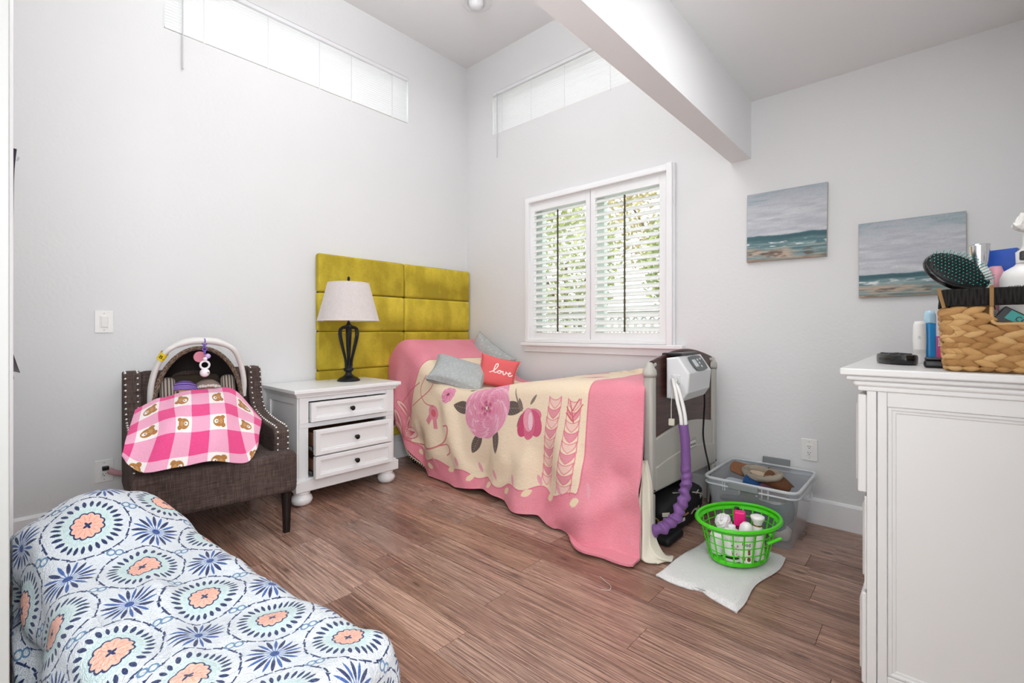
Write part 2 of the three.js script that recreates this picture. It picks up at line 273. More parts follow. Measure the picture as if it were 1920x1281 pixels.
const cordWhite = M('#e6e6e8', 0.6);
function blindWindow(n, label, len, cords, wandAt, place) {          // local: x along the wall, z into the room
  const w = structGroup('window_' + n, label); place(w);
  const H0 = 3.03, H1 = 3.45, y0 = H0 + 0.012;
  part('window_frame', extr(rect(0, len, H0, H1), 0.05, 0, [rect(0.03, len - 0.03, H0 + 0.03, H1 - 0.03)]).translate(0, 0, -0.14), trimPaint, w);
  part('pane', bb(0.03, len - 0.03, H0 + 0.03, H1 - 0.03, -0.118, -0.113), glass, w);
  const b = new THREE.Group(); b.name = 'blind'; w.add(b);
  part('headrail', bb(0.006, len - 0.006, H1 - 0.034, H1 - 0.004, -0.03, 0.004, 0.003), M('#ececee', 0.4), b);
  const s = new THREE.Shape(); s.moveTo(-0.0125, 0); s.quadraticCurveTo(0, 0.004, 0.0125, 0); s.lineTo(0.0125, -0.0008); s.quadraticCurveTo(0, 0.0032, -0.0125, -0.0008);
  const sg = new THREE.ExtrudeGeometry(s, { depth: len - 0.02, bevelEnabled: false, curveSegments: 5 }).rotateZ(-1.22).rotateY(-Math.PI / 2).translate(len - 0.01, 0, 0);
  const N = 19; for (let i = 0; i < N; i++) { const m = part(i ? 'slat_' + String(i).padStart(3, '0') : 'slat', sg, blindWhite, b); m.position.set(0, y0 + 0.016 + i * (H1 - 0.045 - y0) / N, -0.012); }
  part('bottom_rail', bb(0.008, len - 0.008, y0 - 0.006, y0 + 0.006, -0.022, 0.0, 0.003), whitePlastic, b);
  for (const c of cords) { part('ladder_cord', bb(c - 0.0018, c + 0.0018, y0, H1 - 0.03, 0.0, 0.0025), cordWhite, b); part('cord_clip', bb(c - 0.006, c + 0.006, y0 - 0.012, y0 + 0.004, -0.012, 0.004, 0.002), whitePlastic, b); }
  part('wand', [bar([wandAt, H1 - 0.03, 0.012], [wandAt, H0 - 0.22, 0.014], 0.0042), new THREE.SphereGeometry(0.006, 8, 6).translate(wandAt, H0 - 0.22, 0.014)], M('#cfcfd2', 0.35), b);
}
blindWindow(2, 'high window with white mini blind on the headboard wall', 1.831, [0.22, 0.62, 1.0, 1.27, 1.66].map((x) => x), 0.10, (w) => { w.position.set(0, 0, 2.546); w.rotation.y = Math.PI / 2; });
blindWindow(3, 'high window with white mini blind above the shuttered window', 2.024, [0.13, 0.49, 0.86, 1.3, 1.8], 0.075, (w) => { w.position.set(0.376, 0, 0); });
// outlets and the switch
function wallPlate(name, label, cat, pos, turn, kind) {
  const t = thing(name, label, cat, pos, turn), dark = M('#4a4a48', 0.6), s = 0.006;
  part('plate', bx(0.083, 0.128, s, 0, 0, s / 2, 0.0025), whitePlastic, t);
  const scr = [0.048, -0.048].map((y) => cyl(0.003, 0.003, 0.001, 0, 0, 0, 10).rotateX(Math.PI / 2).translate(0, y, s)); part('screw', scr[0], M('#bdbdbb', 0.4), t); part('screw', scr[1], M('#bdbdbb', 0.4), t);
  part('insert', bx(0.036, 0.069, 0.004, 0, 0, s + 0.001, 0.0015), whitePlastic, t);
  if (kind === 'switch') part('rocker', at(bx(0.03, 0.06, 0.006, 0, 0, 0, 0.0015), 0.002, 0, s + 0.005, 0.08), whitePlastic, t);
  else for (const y of [0.018, -0.018]) part('socket', [bx(0.0025, 0.009, 0.0012, -0.006, y + 0.003, s + 0.0034), bx(0.0025, 0.007, 0.0012, 0.006, y + 0.003, s + 0.0034), cyl(0.0028, 0.0028, 0.0012, 0, 0, 0, 10).rotateX(Math.PI / 2).translate(0, y - 0.007, s + 0.0034)], dark, t);
  return t;
}
wallPlate('wall_outlet', 'white power outlet on back wall above the clear bin', 'outlet', [3.019, 0.428, 0], 0);
wallPlate('wall_outlet', 'white power outlet beside the brown armchair with black plug', 'outlet', [0, 0.322, 2.826], Math.PI / 2);
wallPlate('light_switch', 'white rocker light switch on wall left of armchair', 'switch', [0, 1.187, 2.826], Math.PI / 2, 'switch');
{
  const t = thing('power_plug', 'black plug with cord in fuzzy pink sleeve at left outlet', 'plug', [0.012, 0.342, 2.822]);
  part('plug_body', bx(0.03, 0.022, 0.03, 0.012, 0, 0, 0.004), blackPlastic, t);
  part('cord_sleeve', tube([[0.03, -0.01, -0.012], [0.04, -0.03, -0.04], [0.045, -0.045, -0.09], [0.045, -0.07, -0.16]], 0.016, 20, 10), M('#c99aa0', 0.95), t);
}
// ================================================================ headboard of velvet panels
{
  const velvet = dataTex(1024, 1024, (u, v) => {
    const a = fbm(u * 5, v * 4, 4, 5, 4), b = fbm(u * 14 + 7, v * 3 + 2, 3, 14, 3), s = fbm(u * 90, v * 90, 2, 90, 90);
    let t = clamp((a - 0.5) * 1.9 + (b - 0.5) * 0.8 + 0.5 + (s - 0.5) * 0.25, 0, 1); return mixc([166, 144, 24], [222, 198, 62], t);
  });
  const vm = M('#ffffff', 0.75, { map: velvet, sheen: 0.5, sheenRoughness: 0.35, sheenColor: new THREE.Color('#e8d77a'), bumpMap: rep(pileBump, 3), bumpScale: 0.0012 });
  const h = thing('headboard', 'mustard velvet headboard of upholstered panels on the wall', 'headboard', [0, 0, 0]);
  const ys = [0.22, 0.525, 0.828, 1.132, 1.435, 1.738], zs = [[0.012, 0.796], [0.8, 1.588]];
  part('backing_board', bb(0, 0.012, 0.24, 1.72, 0.03, 1.57), M('#4b3f1a', 0.9), h);
  for (let r = 0; r < 5; r++) for (const [z0, z1] of zs) {
    const w = z1 - z0, hh = ys[r + 1] - ys[r] - 0.003, g = new RoundedBoxGeometry(0.055, hh, w, 5, 0.02), p = g.attributes.position;
    for (let i = 0; i < p.count; i++) { const y = p.getY(i) / (hh / 2), z = p.getZ(i) / (w / 2); if (p.getX(i) > 0) p.setX(i, p.getX(i) + 0.012 * (1 - y * y) * (1 - z ** 4)); }
    g.computeVertexNormals(); part('panel', boxUV(g.translate(0.012 + 0.0275, (ys[r] + ys[r + 1]) / 2, (z0 + z1) / 2), 0.9, rnd(), rnd()), vm, h);
  }
}
// ================================================================ nightstand
{
  const n = thing('nightstand', 'white three-drawer nightstand with bun feet beside the bed', 'nightstand', [0.03, 0, 1.585]);   // local: x forward, z across
  const D = 0.5, HW = 0.352, knob = M('#17120f', 0.3, { metalness: 0.3 }), wood = M('#6b4630', 0.7);
  part('top', [bb(-0.01, D + 0.05, 0.728, 0.755, -HW - 0.045, HW + 0.045, 0.006), bb(0, D + 0.035, 0.716, 0.73, -HW - 0.032, HW + 0.032, 0.005), bb(0, D + 0.022, 0.70, 0.718, -HW - 0.02, HW + 0.02, 0.006)], whiteWood, n);
  const body = part('body', [
    bb(0, 0.02, 0.15, 0.702, -HW, HW), bb(0, D, 0.15, 0.702, -HW, -HW + 0.018), bb(0, D, 0.15, 0.702, HW - 0.018, HW), bb(0, D - 0.01, 0.15, 0.17, -HW, HW), bb(0, D - 0.02, 0.69, 0.702, -HW, HW),
    bb(D - 0.03, D + 0.006, 0.17, 0.702, -HW, -HW + 0.062, 0.003), bb(D - 0.03, D + 0.006, 0.17, 0.702, HW - 0.062, HW, 0.003), bb(D - 0.03, D, 0.672, 0.702, -HW, HW), bb(D - 0.03, D + 0.008, 0.500, 0.532, -HW, HW, 0.004),
  ], whiteWood, n);
  for (const s of [-1, 1]) {                                         // framed side panels
    const z = s * HW, g = extr(rect(0.0, D, 0.16, 0.70), 0.008, 0.002, [rect(0.06, D - 0.05, 0.21, 0.655)]); g.translate(0, 0, s > 0 ? HW : -HW - 0.008); part('side_frame', g, whiteWood, n);
    part('post', bb(D - 0.02, D + 0.012, 0.53, 0.70, s * (HW - 0.031) - 0.03, s * (HW - 0.031) + 0.03, 0.003), whiteWood, n);
  }
  part('plinth', [bb(-0.0, D + 0.035, 0.095, 0.165, -HW - 0.03, HW + 0.03, 0.004), bb(0, D + 0.02, 0.163, 0.178, -HW - 0.018, HW + 0.018, 0.004)], whiteWood, n);
  const foot = lathe([[0, 0], [0.042, 0], [0.058, 0.012], [0.066, 0.034], [0.060, 0.056], [0.045, 0.068], [0.05, 0.072], [0.052, 0.082], [0.046, 0.09], [0.05, 0.097], [0, 0.097]], 36);
  for (const [x, z] of [[D - 0.03, -HW + 0.035], [D - 0.03, HW - 0.035], [0.06, -HW + 0.035], [0.06, HW - 0.035]]) part('foot', foot.clone().translate(x, 0, z), whiteWood, n);
  const drawer = (y0, y1, out, deep) => {
    const d = new THREE.Group(); d.name = 'drawer'; n.add(d); const w = HW - 0.068, x = D + out, a = y0 + 0.004, b = y1 - 0.004;
    const fr = extr(rect(-w, w, a, b), 0.014, 0.004, [rect(-w + 0.032, w - 0.032, a + 0.028, b - 0.028)]).rotateY(Math.PI / 2).translate(x - 0.004, 0, 0);
    const bev = extr(rect(-w + 0.03, w - 0.03, a + 0.026, b - 0.026), 0.004, 0.0035, [rect(-w + 0.042, w - 0.042, a + 0.038, b - 0.038)]).rotateY(Math.PI / 2).translate(x - 0.002, 0, 0);
    part('front', [fr, bev, bb(x - 0.022, x - 0.002, a, b, -w, w, 0.002)], whiteWood, d);
    part('drawer_box', [bb(0.04 + out, x - 0.02, a + 0.012, b - 0.03, -w + 0.012, -w + 0.024), bb(0.04 + out, x - 0.02, a + 0.012, b - 0.03, w - 0.024, w - 0.012), bb(0.04 + out, x - 0.02, a + 0.012, a + 0.022, -w + 0.02, w - 0.02), bb(0.04 + out, 0.052 + out, a + 0.012, b - 0.03, -w + 0.02, w - 0.02)], wood, d);
    part('runner', bb(0.08, x - 0.03, (a + b) / 2 - 0.05, (a + b) / 2 - 0.03, -w - 0.004, -w + 0.012), blackPlastic, d); part('runner', bb(0.08, x - 0.03, (a + b) / 2 - 0.05, (a + b) / 2 - 0.03, w - 0.012, w + 0.004), blackPlastic, d);
    part('knob', lathe([[0, 0.03], [0.012, 0.029], [0.0165, 0.022], [0.015, 0.014], [0.007, 0.008], [0.007, 0.002], [0.012, 0], [0, 0]], 24).rotateZ(-Math.PI / 2).translate(x + 0.012, (a + b) / 2, 0), knob, d);
  };
  drawer(0.534, 0.668, 0.022); drawer(0.326, 0.496, 0.085); drawer(0.175, 0.326, 0.085);
}
// ================================================================ table lamp
{
  const l = thing('table_lamp', 'bronze cage table lamp with off-white empire shade on nightstand', 'lamp', [0.265, 0.7552, 1.445]);
  const br = M('#1d2023', 0.38, { metalness: 0.55 });
  part('base', lathe([[0, 0], [0.082, 0], [0.084, 0.008], [0.08, 0.013], [0.074, 0.016], [0.068, 0.024], [0.05, 0.032], [0.034, 0.042], [0.024, 0.056], [0.022, 0.068], [0.032, 0.076], [0.038, 0.086], [0.034, 0.098], [0.024, 0.104], [0.03, 0.11], [0.03, 0.118], [0.0, 0.122]], 40), br, l);
  for (let k = 0; k < 6; k++) { const a = k / 6 * TAU + 0.3, q = (r, y) => [Math.cos(a) * r, y, Math.sin(a) * r]; part('cage_rib', tube([q(0.022, 0.115), q(0.026, 0.16), q(0.046, 0.24), q(0.066, 0.32), q(0.072, 0.36), q(0.066, 0.395), q(0.045, 0.41), q(0.02, 0.416)], 0.0075, 28, 8), br, l); }
  part('stem', [cyl(0.007, 0.007, 0.50, 0, 0.1, 0, 12), lathe([[0, 0.448], [0.012, 0.446], [0.014, 0.432], [0.034, 0.42], [0.062, 0.405], [0.06, 0.396], [0, 0.396]], 30)], br, l);
  const fab = dataTex(256, 256, (u, v) => { const n = fbm(u * 120, v * 30, 2, 120, 30) * 0.5 + fbm(u * 30, v * 120, 2, 30, 120) * 0.5; const c = 226 + 22 * n; return [c + 3, c - 4, c - 7]; });
  const sh = part('shade', lathe([[0.225, 0.455], [0.15, 0.744], [0.148, 0.744], [0.223, 0.455], [0.225, 0.455]], 56), new THREE.MeshPhysicalMaterial({ color: '#ffffff', map: rep(fab, 4, 2), roughness: 0.95, transmission: 0.3, thickness: 0 }), l);
  part('shade_trim', [new THREE.TorusGeometry(0.225, 0.003, 8, 56).rotateX(Math.PI / 2).translate(0, 0.457, 0), new THREE.TorusGeometry(0.15, 0.003, 8, 48).rotateX(Math.PI / 2).translate(0, 0.742, 0)], M('#e9dfd9', 0.9), sh);
  part('harp', tube([[0.01, 0.47, 0], [0.06, 0.52, 0], [0.065, 0.62, 0], [0.04, 0.72, 0], [0, 0.75, 0], [-0.04, 0.72, 0], [-0.065, 0.62, 0], [-0.06, 0.52, 0], [-0.01, 0.47, 0]], 0.0025, 40, 6), br, l);
  part('bulb', lathe([[0, 0.62], [0.02, 0.612], [0.029, 0.59], [0.024, 0.56], [0.013, 0.53], [0.013, 0.5], [0, 0.5]], 20), M('#f4f2ec', 0.3), l);
  part('finial', lathe([[0, 0.795], [0.008, 0.79], [0.011, 0.778], [0.009, 0.766], [0.004, 0.758], [0.008, 0.752], [0.008, 0.744], [0, 0.744]], 20), br, l);
}
// ================================================================ hospital bed
const beige = M('#bdbab2', 0.45), grayMetal = M('#86888a', 0.4, { metalness: 0.5 });
// profile of the mattress top, head (x small) to foot
const PX = [0.06, 0.14, 0.24, 0.36, 0.58, 0.76, 0.90, 1.10, 1.40, 1.67, 2.0, 2.25, 2.44], PY = [0.93, 1.01, 1.035, 0.985, 0.835, 0.715, 0.668, 0.682, 0.742, 0.785, 0.815, 0.835, 0.845];
const topY = spline(PX, PY);
{
  const b = thing('hospital_bed', 'adjustable hospital bed with mahogany footboard and raised head', 'bed', [0, 0, 0]);
  const Z0 = 0.11, Z1 = 0.925;
  part('frame', [bb(0.15, 2.42, 0.29, 0.35, Z0 + 0.06, Z0 + 0.10), bb(0.15, 2.42, 0.29, 0.35, Z1 - 0.14, Z1 - 0.10), bb(0.15, 0.2, 0.29, 0.35, Z0 + 0.06, Z1 - 0.1), bb(1.2, 1.25, 0.29, 0.35, Z0 + 0.06, Z1 - 0.1), bb(2.36, 2.42, 0.29, 0.35, Z0 + 0.06, Z1 - 0.1), bb(0.86, 2.38, 0.42, 0.45, Z0 + 0.04, Z1 - 0.06)], grayMetal, b);
  for (const z of [Z0 + 0.1, Z1 - 0.12]) part('leg', [cyl(0.02, 0.02, 0.26, 0.26, 0.05, z, 14)], grayMetal, b);
  for (const z of [Z0 + 0.1, Z1 - 0.12]) part('caster', [cyl(0.045, 0.045, 0.03, 0, 0, 0, 20).rotateX(Math.PI / 2).translate(0.26, 0.045, z)], blackPlastic, b);
  part('lift_arm', [bar([0.6, 0.33, 0.4], [0.3, 0.78, 0.4], 0.018), bar([0.6, 0.33, 0.62], [0.3, 0.78, 0.62], 0.018)], grayMetal, b);
  // mattress: one bent body
  const mat = sheet((u, v) => [lerp(0.10, 2.39, u), topY(lerp(0.10, 2.39, u)) - 0.035 - 0.04 * Math.pow(Math.abs(2 * v - 1), 10), lerp(Z1, Z0, v)], 60, 16, 0.17);
  part('mattress', mat, M('#46506a', 0.6), b);
  // footboard, slightly askew: local x runs to the wall, z points out of the bed
  const f = new THREE.Group(); f.name = 'footboard'; b.add(f); f.position.set(2.447, 0, 0.91); f.rotation.y = Math.PI / 2 - 0.042;
  const L = 0.825;
  const wood = dataTex(512, 512, (u, v) => { const g = fbm(u * 3, v * 60, 4), k = fbm(u * 8, v * 160, 2); return mixc([58, 34, 30], [104, 66, 58], clamp((g - 0.3) * 1.4 + (k - 0.5) * 0.3, 0, 1)); });
  for (const x of [0, L]) {
    const s = x ? -1 : 1;
    part('post', [bx(0.058, 0.64, 0.055, x, 0.27 + 0.32, 0, 0.018), bx(0.052, 0.27, 0.048, x, 0.135, 0, 0.014)], beige, f);
    part('post_cap', [lathe([[0, 0.968], [0.014, 0.966], [0.022, 0.955], [0.026, 0.94], [0.037, 0.925], [0.04, 0.905], [0.036, 0.888], [0, 0.886]], 28).scale(1, 1, 0.9).translate(x, 0, 0), at(bx(0.05, 0.02, 0.03, 0, 0, 0, 0.008), x + s * 0.03, 0.948, 0, 0, 0, s * 0.35)], beige, f);
    part('bolt', new THREE.SphereGeometry(0.005, 8, 6).translate(x, 0.29, 0.028), blackPlastic, f);
  }
  const top = (x) => 0.962 + 0.055 * Math.sin(Math.PI * clamp((x - 0.02) / (L - 0.04), 0, 1)), low = (x) => 0.548 + 0.05 * Math.sin(Math.PI * clamp(x / L, 0, 1));
  const xs = Array.from({ length: 25 }, (_, i) => lerp(0.02, L - 0.02, i / 24));
  part('panel', boxUV(extr([...xs.map((x) => [x, low(x) - 0.02]), ...xs.slice().reverse().map((x) => [x, top(x)])], 0.02).translate(0, 0, -0.012), 2), M('#ffffff', 0.35, { map: wood }), f);
  part('top_edge', tube(xs.map((x) => V(x, top(x), -0.002)), 0.0115, 40, 8), M('#4a2d28', 0.4), f);
  part('lower_panel', [extr([...xs.map((x) => [x, 0.272]), ...xs.slice().reverse().map((x) => [x, low(x)])], 0.022, 0.006).translate(0, 0, -0.008), extr([...xs.map((x) => [x, 0.28]), ...xs.slice().reverse().map((x) => [x, 0.40 + 0.045 * Math.sin(Math.PI * x / L)])], 0.012, 0.006).translate(0, 0, 0.008)], beige, f);
  const sk = new THREE.Group(); sk.name = 'socket_plate'; f.add(sk);
  part('recess', at(bx(0.12, 0.065, 0.012, 0, 0, 0, 0.005), 0.47, 0.455, 0.02, 0, 0, 0.04), M('#a9a69c', 0.4), sk); part('socket', at(bx(0.085, 0.038, 0.006, 0, 0, 0, 0.003), 0.47, 0.455, 0.027, 0, 0, 0.04), M('#d8d6cf', 0.4), sk);
  part('socket_holes', [0.445, 0.47, 0.495].map((x) => bx(0.012, 0.012, 0.002, x, 0.455, 0.0305)), M('#5a5852', 0.6), sk);
}
// ================================================================ the printed comforter
const CW = 2.75, CT = 2.35;                                             // metres covered by the print: along the bed, across it
const arcX = [], arcS = []; { let s = 0, px = 0.06, py = topY(0.06); for (let i = 0; i <= 400; i++) { const x = 0.06 + (2.432 - 0.06) * i / 400, y = topY(x); s += Math.hypot(x - px, y - py); px = x; py = y; arcX.push(x); arcS.push(s); } }
const ARC = arcS[400], xAt = (s) => { let i = 0; while (i < 399 && arcS[i + 1] < s) i++; return lerp(arcX[i], arcX[i + 1], clamp((s - arcS[i]) / (arcS[i + 1] - arcS[i]), 0, 1)); }, sAt = (x) => { let i = 0; while (i < 399 && arcX[i + 1] < x) i++; return lerp(arcS[i], arcS[i + 1], clamp((x - arcX[i]) / (arcX[i + 1] - arcX[i]), 0, 1)); };
const ZE = 0.925, ZF = 0.085, TE = ZE - ZF;
const comforterTex = canvasTex(1100, 940, (g, w, h) => {
  g.scale(0.625, 0.625); w = 1760; h = 1504;
  const k = 640, X = (s) => s * k, Y = (t) => t * k;                     // s along the bed, t across from the wall side
  const side = (x, y) => [X(sAt(x)), Y(TE + (topY(x) - y))];             // a place on the hanging side
  g.fillStyle = '#e8909e'; g.fillRect(0, 0, w, h);
  for (let i = 0; i < 420; i++) { const x = hash(i, 31) * w, y = hash(i, 32) * h, r = 30 + 120 * hash(i, 33), gr = g.createRadialGradient(x, y, 0, x, y, r), c = hash(i, 34) > 0.5 ? '246,176,184' : '222,112,134'; gr.addColorStop(0, `rgba(${c},0.16)`); gr.addColorStop(1, `rgba(${c},0)`); g.fillStyle = gr; g.fillRect(x - r, y - r, 2 * r, 2 * r); }
  const border = () => {                                                 // the cream field, wavy toward the pink border
    const q = []; const s0 = 0.54, s1 = sAt(2.10);
    q.push([s0, 0.10]); for (let s = s0; s <= s1; s += 0.02) q.push([s, 0.10 + 0.012 * Math.sin(s * 30)]);
    q.push([s1 + 0.01, 0.5]); q.push([s1, TE]); q.push([s1 - 0.02, TE + 0.62]);
    const low = spline([0.5, 0.75, 0.95, 1.25, 1.5, 1.75, 2.0, 2.2, 2.4], [0.66, 0.64, 0.545, 0.60, 0.66, 0.655, 0.66, 0.63, 0.6]);
    for (let s = s1 - 0.03; s >= s0; s -= 0.01) q.push([s, TE + low(s) + 0.016 * Math.sin(s * 26)]);
    return q;
  };
  const q = border(); g.beginPath(); q.forEach(([s, t], i) => (i ? g.lineTo(X(s), Y(t)) : g.moveTo(X(s), Y(t)))); g.closePath(); g.fillStyle = '#f0dcc0'; g.fill(); g.lineWidth = 5; g.strokeStyle = '#e0768c'; g.stroke();
  const rose = (cx, cy, R, a0 = 0) => {
    g.save(); g.translate(cx, cy); g.rotate(a0);
    for (let ring = 5; ring >= 0; ring--) { const r = R * (0.16 + ring * 0.168), n = 4 + ring; for (let i = 0; i < n; i++) { const a = i / n * TAU + ring * 0.7, px = Math.cos(a) * r * 0.62, py = Math.sin(a) * r * 0.58; g.save(); g.translate(px, py); g.rotate(a + Math.PI / 2); const gr = g.createRadialGradient(0, r * 0.12, 0, 0, 0, r * 0.62); gr.addColorStop(0, ring < 2 ? '#bb3f6a' : '#d7668e'); gr.addColorStop(0.55, '#ec9fb9'); gr.addColorStop(1, ring > 2 ? '#fbe3e8' : '#f5c2d0'); g.fillStyle = gr; g.beginPath(); g.ellipse(0, 0, r * 0.5, r * 0.36, 0, 0, TAU); g.fill(); g.lineWidth = 1.8; g.strokeStyle = 'rgba(176,58,98,0.55)'; g.beginPath(); g.arc(0, r * 0.1, r * 0.42, Math.PI * 1.08, Math.PI * 1.92); g.stroke(); g.restore(); } }
    g.fillStyle = '#6b4a44'; for (let i = 0; i < 12; i++) { g.beginPath(); g.arc((hash(i, 1) - 0.5) * R * 0.22, (hash(i, 2) - 0.5) * R * 0.26, 2.6, 0, TAU); g.fill(); }
    g.restore();
  };
  const leaf = (cx, cy, L, W, a, c0 = '#5e5049', c1 = '#8f8074') => {
    g.save(); g.translate(cx, cy); g.rotate(a); const p = () => { g.beginPath(); g.moveTo(0, 0); g.bezierCurveTo(L * 0.25, -W, L * 0.75, -W * 0.8, L, 0); g.bezierCurveTo(L * 0.75, W * 0.8, L * 0.25, W, 0, 0); };
    p(); g.fillStyle = c0; g.fill(); g.clip(); g.strokeStyle = c1; g.lineWidth = 2.4; for (let i = 0; i < 7; i++) { g.beginPath(); g.moveTo(L * i / 8, 0); g.lineTo(L * (i / 8 + 0.3), W * 0.8); g.moveTo(L * i / 8, 0); g.lineTo(L * (i / 8 + 0.3), -W * 0.8); g.stroke(); } g.lineWidth = 3; g.beginPath(); g.moveTo(0, 0); g.lineTo(L, 0); g.stroke(); g.restore();
  };
  const bud = (cx, cy, R) => {
    g.save(); g.translate(cx, cy); g.rotate(0.1);
    for (const [x, y, rx, ry, a, c] of [[0.1, -0.25, 0.9, 0.5, -0.3, '#e27b96'], [0.5, 0.1, 0.55, 0.85, -0.5, '#d85f80'], [-0.3, 0.15, 0.55, 0.95, 0.35, '#cf4f74'], [0.1, 0.35, 0.5, 0.85, 0.05, '#de6d8c'], [-0.05, -0.05, 0.46, 0.75, -0.2, '#f0a3b6'], [0.12, 0.0, 0.22, 0.6, -0.15, '#f8cdd6']]) { g.fillStyle = c; g.beginPath(); g.ellipse(x * R, y * R, rx * R, ry * R, a, 0, TAU); g.fill(); g.strokeStyle = 'rgba(160,40,80,0.4)'; g.lineWidth = 1.6; g.stroke(); }
    g.restore();
  };
  const curl = (pts, wd, c = 'rgba(206,108,112,0.8)') => { g.strokeStyle = c; g.lineWidth = wd; g.lineCap = 'round'; g.beginPath(); pts.forEach((p, i) => (i ? g.quadraticCurveTo(pts[i - 1][0], pts[i - 1][1], (pts[i - 1][0] + p[0]) / 2, (pts[i - 1][1] + p[1]) / 2) : g.moveTo(...p))); g.lineTo(...pts[pts.length - 1]); g.stroke(); };
  const S = side;
  let c = S(1.27, 0.60); leaf(c[0] - 100, c[1] - 4, 120, 42, Math.PI + 0.15); leaf(c[0] + 96, c[1] + 10, 124, 44, 0.05); leaf(c[0] - 34, c[1] + 104, 112, 40, 2.1); leaf(c[0] + 60, c[1] + 80, 130, 34, 1.4); leaf(c[0] - 130, c[1] - 92, 70, 26, -2.3); rose(c[0], c[1], 146);
  c = S(1.66, 0.56); leaf(c[0] - 42, c[1] - 30, 60, 9, 2.0); leaf(c[0] - 40, c[1] - 40, 60, 14, -1.9); leaf(c[0] + 4, c[1] - 66, 52, 10, -0.9); leaf(c[0] - 46, c[1] - 40, 110, 5, -2.0); bud(c[0], c[1], 66);
  for (const [s, t, r] of [[1.5, 0.36, 86], [2.0, 0.5, 40], [1.15, 0.5, 44]]) { leaf(X(s) + r * 0.7, Y(t), r, r * 0.28, -0.3); leaf(X(s) - r * 0.7, Y(t), r, r * 0.28, Math.PI - 0.4); rose(X(s), Y(t), r, 1); }
  // small pink bow-like bloom and vines on the head side
  c = S(0.76, 0.50); for (const [dx, dy, a] of [[-16, 40, 1.8], [24, 36, 1.1]]) { g.save(); g.translate(c[0] + dx, c[1] + dy); g.rotate(a); g.fillStyle = '#e08a96'; g.fillRect(-38, -13, 66, 26); g.restore(); } g.fillStyle = '#e58f9d'; g.beginPath(); g.arc(c[0], c[1], 34, 0, TAU); g.fill(); g.fillStyle = '#d9656f'; g.beginPath(); g.arc(c[0], c[1] + 2, 17, 0, TAU); g.fill();
  rose(c[0] + 62, c[1] - 120, 40, 2);
  curl([S(0.42, 0.26), S(0.50, 0.20), S(0.70, 0.19), S(0.86, 0.25), S(0.93, 0.36), S(0.92, 0.44), S(0.88, 0.42)], 7); curl([S(0.86, 0.26), S(0.93, 0.30), S(0.96, 0.24), S(0.92, 0.20)], 6);
  curl([S(0.60, 0.78), S(0.58, 0.66), S(0.66, 0.56), S(0.74, 0.55)], 5); curl([S(0.56, 0.72), S(0.44, 0.60), S(0.36, 0.48), S(0.42, 0.40)], 5); curl([S(0.66, 0.80), S(0.70, 0.70), S(0.62, 0.60), S(0.54, 0.52)], 5);
  for (const [x, y, a] of [[0.36, 0.36, 1.2], [0.42, 0.46, 0.3], [0.48, 0.34, 1.9], [0.38, 0.26, 0.8], [0.52, 0.28, 2.4]]) { const p = S(x, y); g.save(); g.translate(...p); g.rotate(a); g.strokeStyle = 'rgba(205,100,112,0.8)'; g.fillStyle = 'rgba(244,205,196,0.9)'; g.lineWidth = 4; g.beginPath(); g.ellipse(0, 0, 62, 24, 0, 0, TAU); g.fill(); g.stroke(); for (let i = -2; i <= 2; i++) { g.beginPath(); g.moveTo(-40, 0); g.lineTo(50, i * 9); g.stroke(); } g.restore(); }
  // two garlands toward the foot
  for (const [xa, xb] of [[1.865, 1.82], [2.005, 1.985]]) for (let i = 0; i < 9; i++) {
    const y = 0.70 - i * 0.062, p = S(lerp(xa, xb, i / 8), y); g.save(); g.translate(...p); g.strokeStyle = 'rgba(220,105,130,0.75)'; g.fillStyle = i % 2 ? 'rgba(226,130,152,0.75)' : 'rgba(240,190,186,0.6)'; g.lineWidth = 3; g.beginPath(); g.moveTo(-26, -20); g.quadraticCurveTo(-30, 4, 0, 24); g.quadraticCurveTo(30, 4, 26, -20); g.quadraticCurveTo(0, 2, -26, -20); g.fill(); g.stroke(); g.beginPath(); g.moveTo(-29, -24); g.lineTo(-29, 22); g.moveTo(29, -24); g.lineTo(29, 22); g.stroke(); g.restore();
  }
  { const p = S(2.0, 0.64); g.strokeStyle = 'rgba(202,92,92,0.9)'; g.lineWidth = 4; g.beginPath(); g.moveTo(p[0] + 6, p[1] + 30); g.lineTo(p[0] - 16, p[1] - 50); for (const [a, b, d, e] of [[0, 10, 40, -40], [-6, -12, 24, -60], [0, 22, -30, -6], [-8, 0, -30, -30]]) { g.moveTo(p[0] + a, p[1] + b); g.lineTo(p[0] + d, p[1] + e); } g.stroke(); }
  // leaves of the border: cream drops in the pink, pink slips in the cream
  for (let s = 0.62, i = 0; s < 2.25; s += 0.19, i++) { const t = spline([0.5, 0.75, 0.95, 1.25, 1.5, 1.75, 2.0, 2.2, 2.4], [0.66, 0.64, 0.545, 0.60, 0.66, 0.655, 0.66, 0.63, 0.6])(s); leaf(X(s), Y(TE + t + 0.045), 44, 20, -0.5, '#f0dcb8', '#f0dcb8'); leaf(X(s) + 50, Y(TE + t - 0.085), 54, 11, 1.1, '#e59aa8', '#e8a5b0'); }
  // cut-pile speckle
  for (let i = 0; i < 26000; i++) { g.fillStyle = hash(i, 9) > 0.5 ? 'rgba(255,255,255,0.06)' : 'rgba(150,60,80,0.045)'; g.fillRect(hash(i, 1) * w, hash(i, 2) * h, 3, 3); }
});
const hemAt = spline([0, 0.35, 0.7, 1.0, 1.35, 1.7, 2.0, 2.25, 2.5, ARC + 0.05], [0.62, 0.70, 0.77, 0.70, 0.70, 0.80, 0.83, 0.93, 0.97, 0.96]);
const flareAt = spline([0, 0.6, 1.0, 1.5, 1.85, 2.05, 2.3, 2.55, ARC + 0.05], [0.05, 0.05, 0.07, 0.12, 0.11, 0.15, 0.22, 0.19, 0.14]);
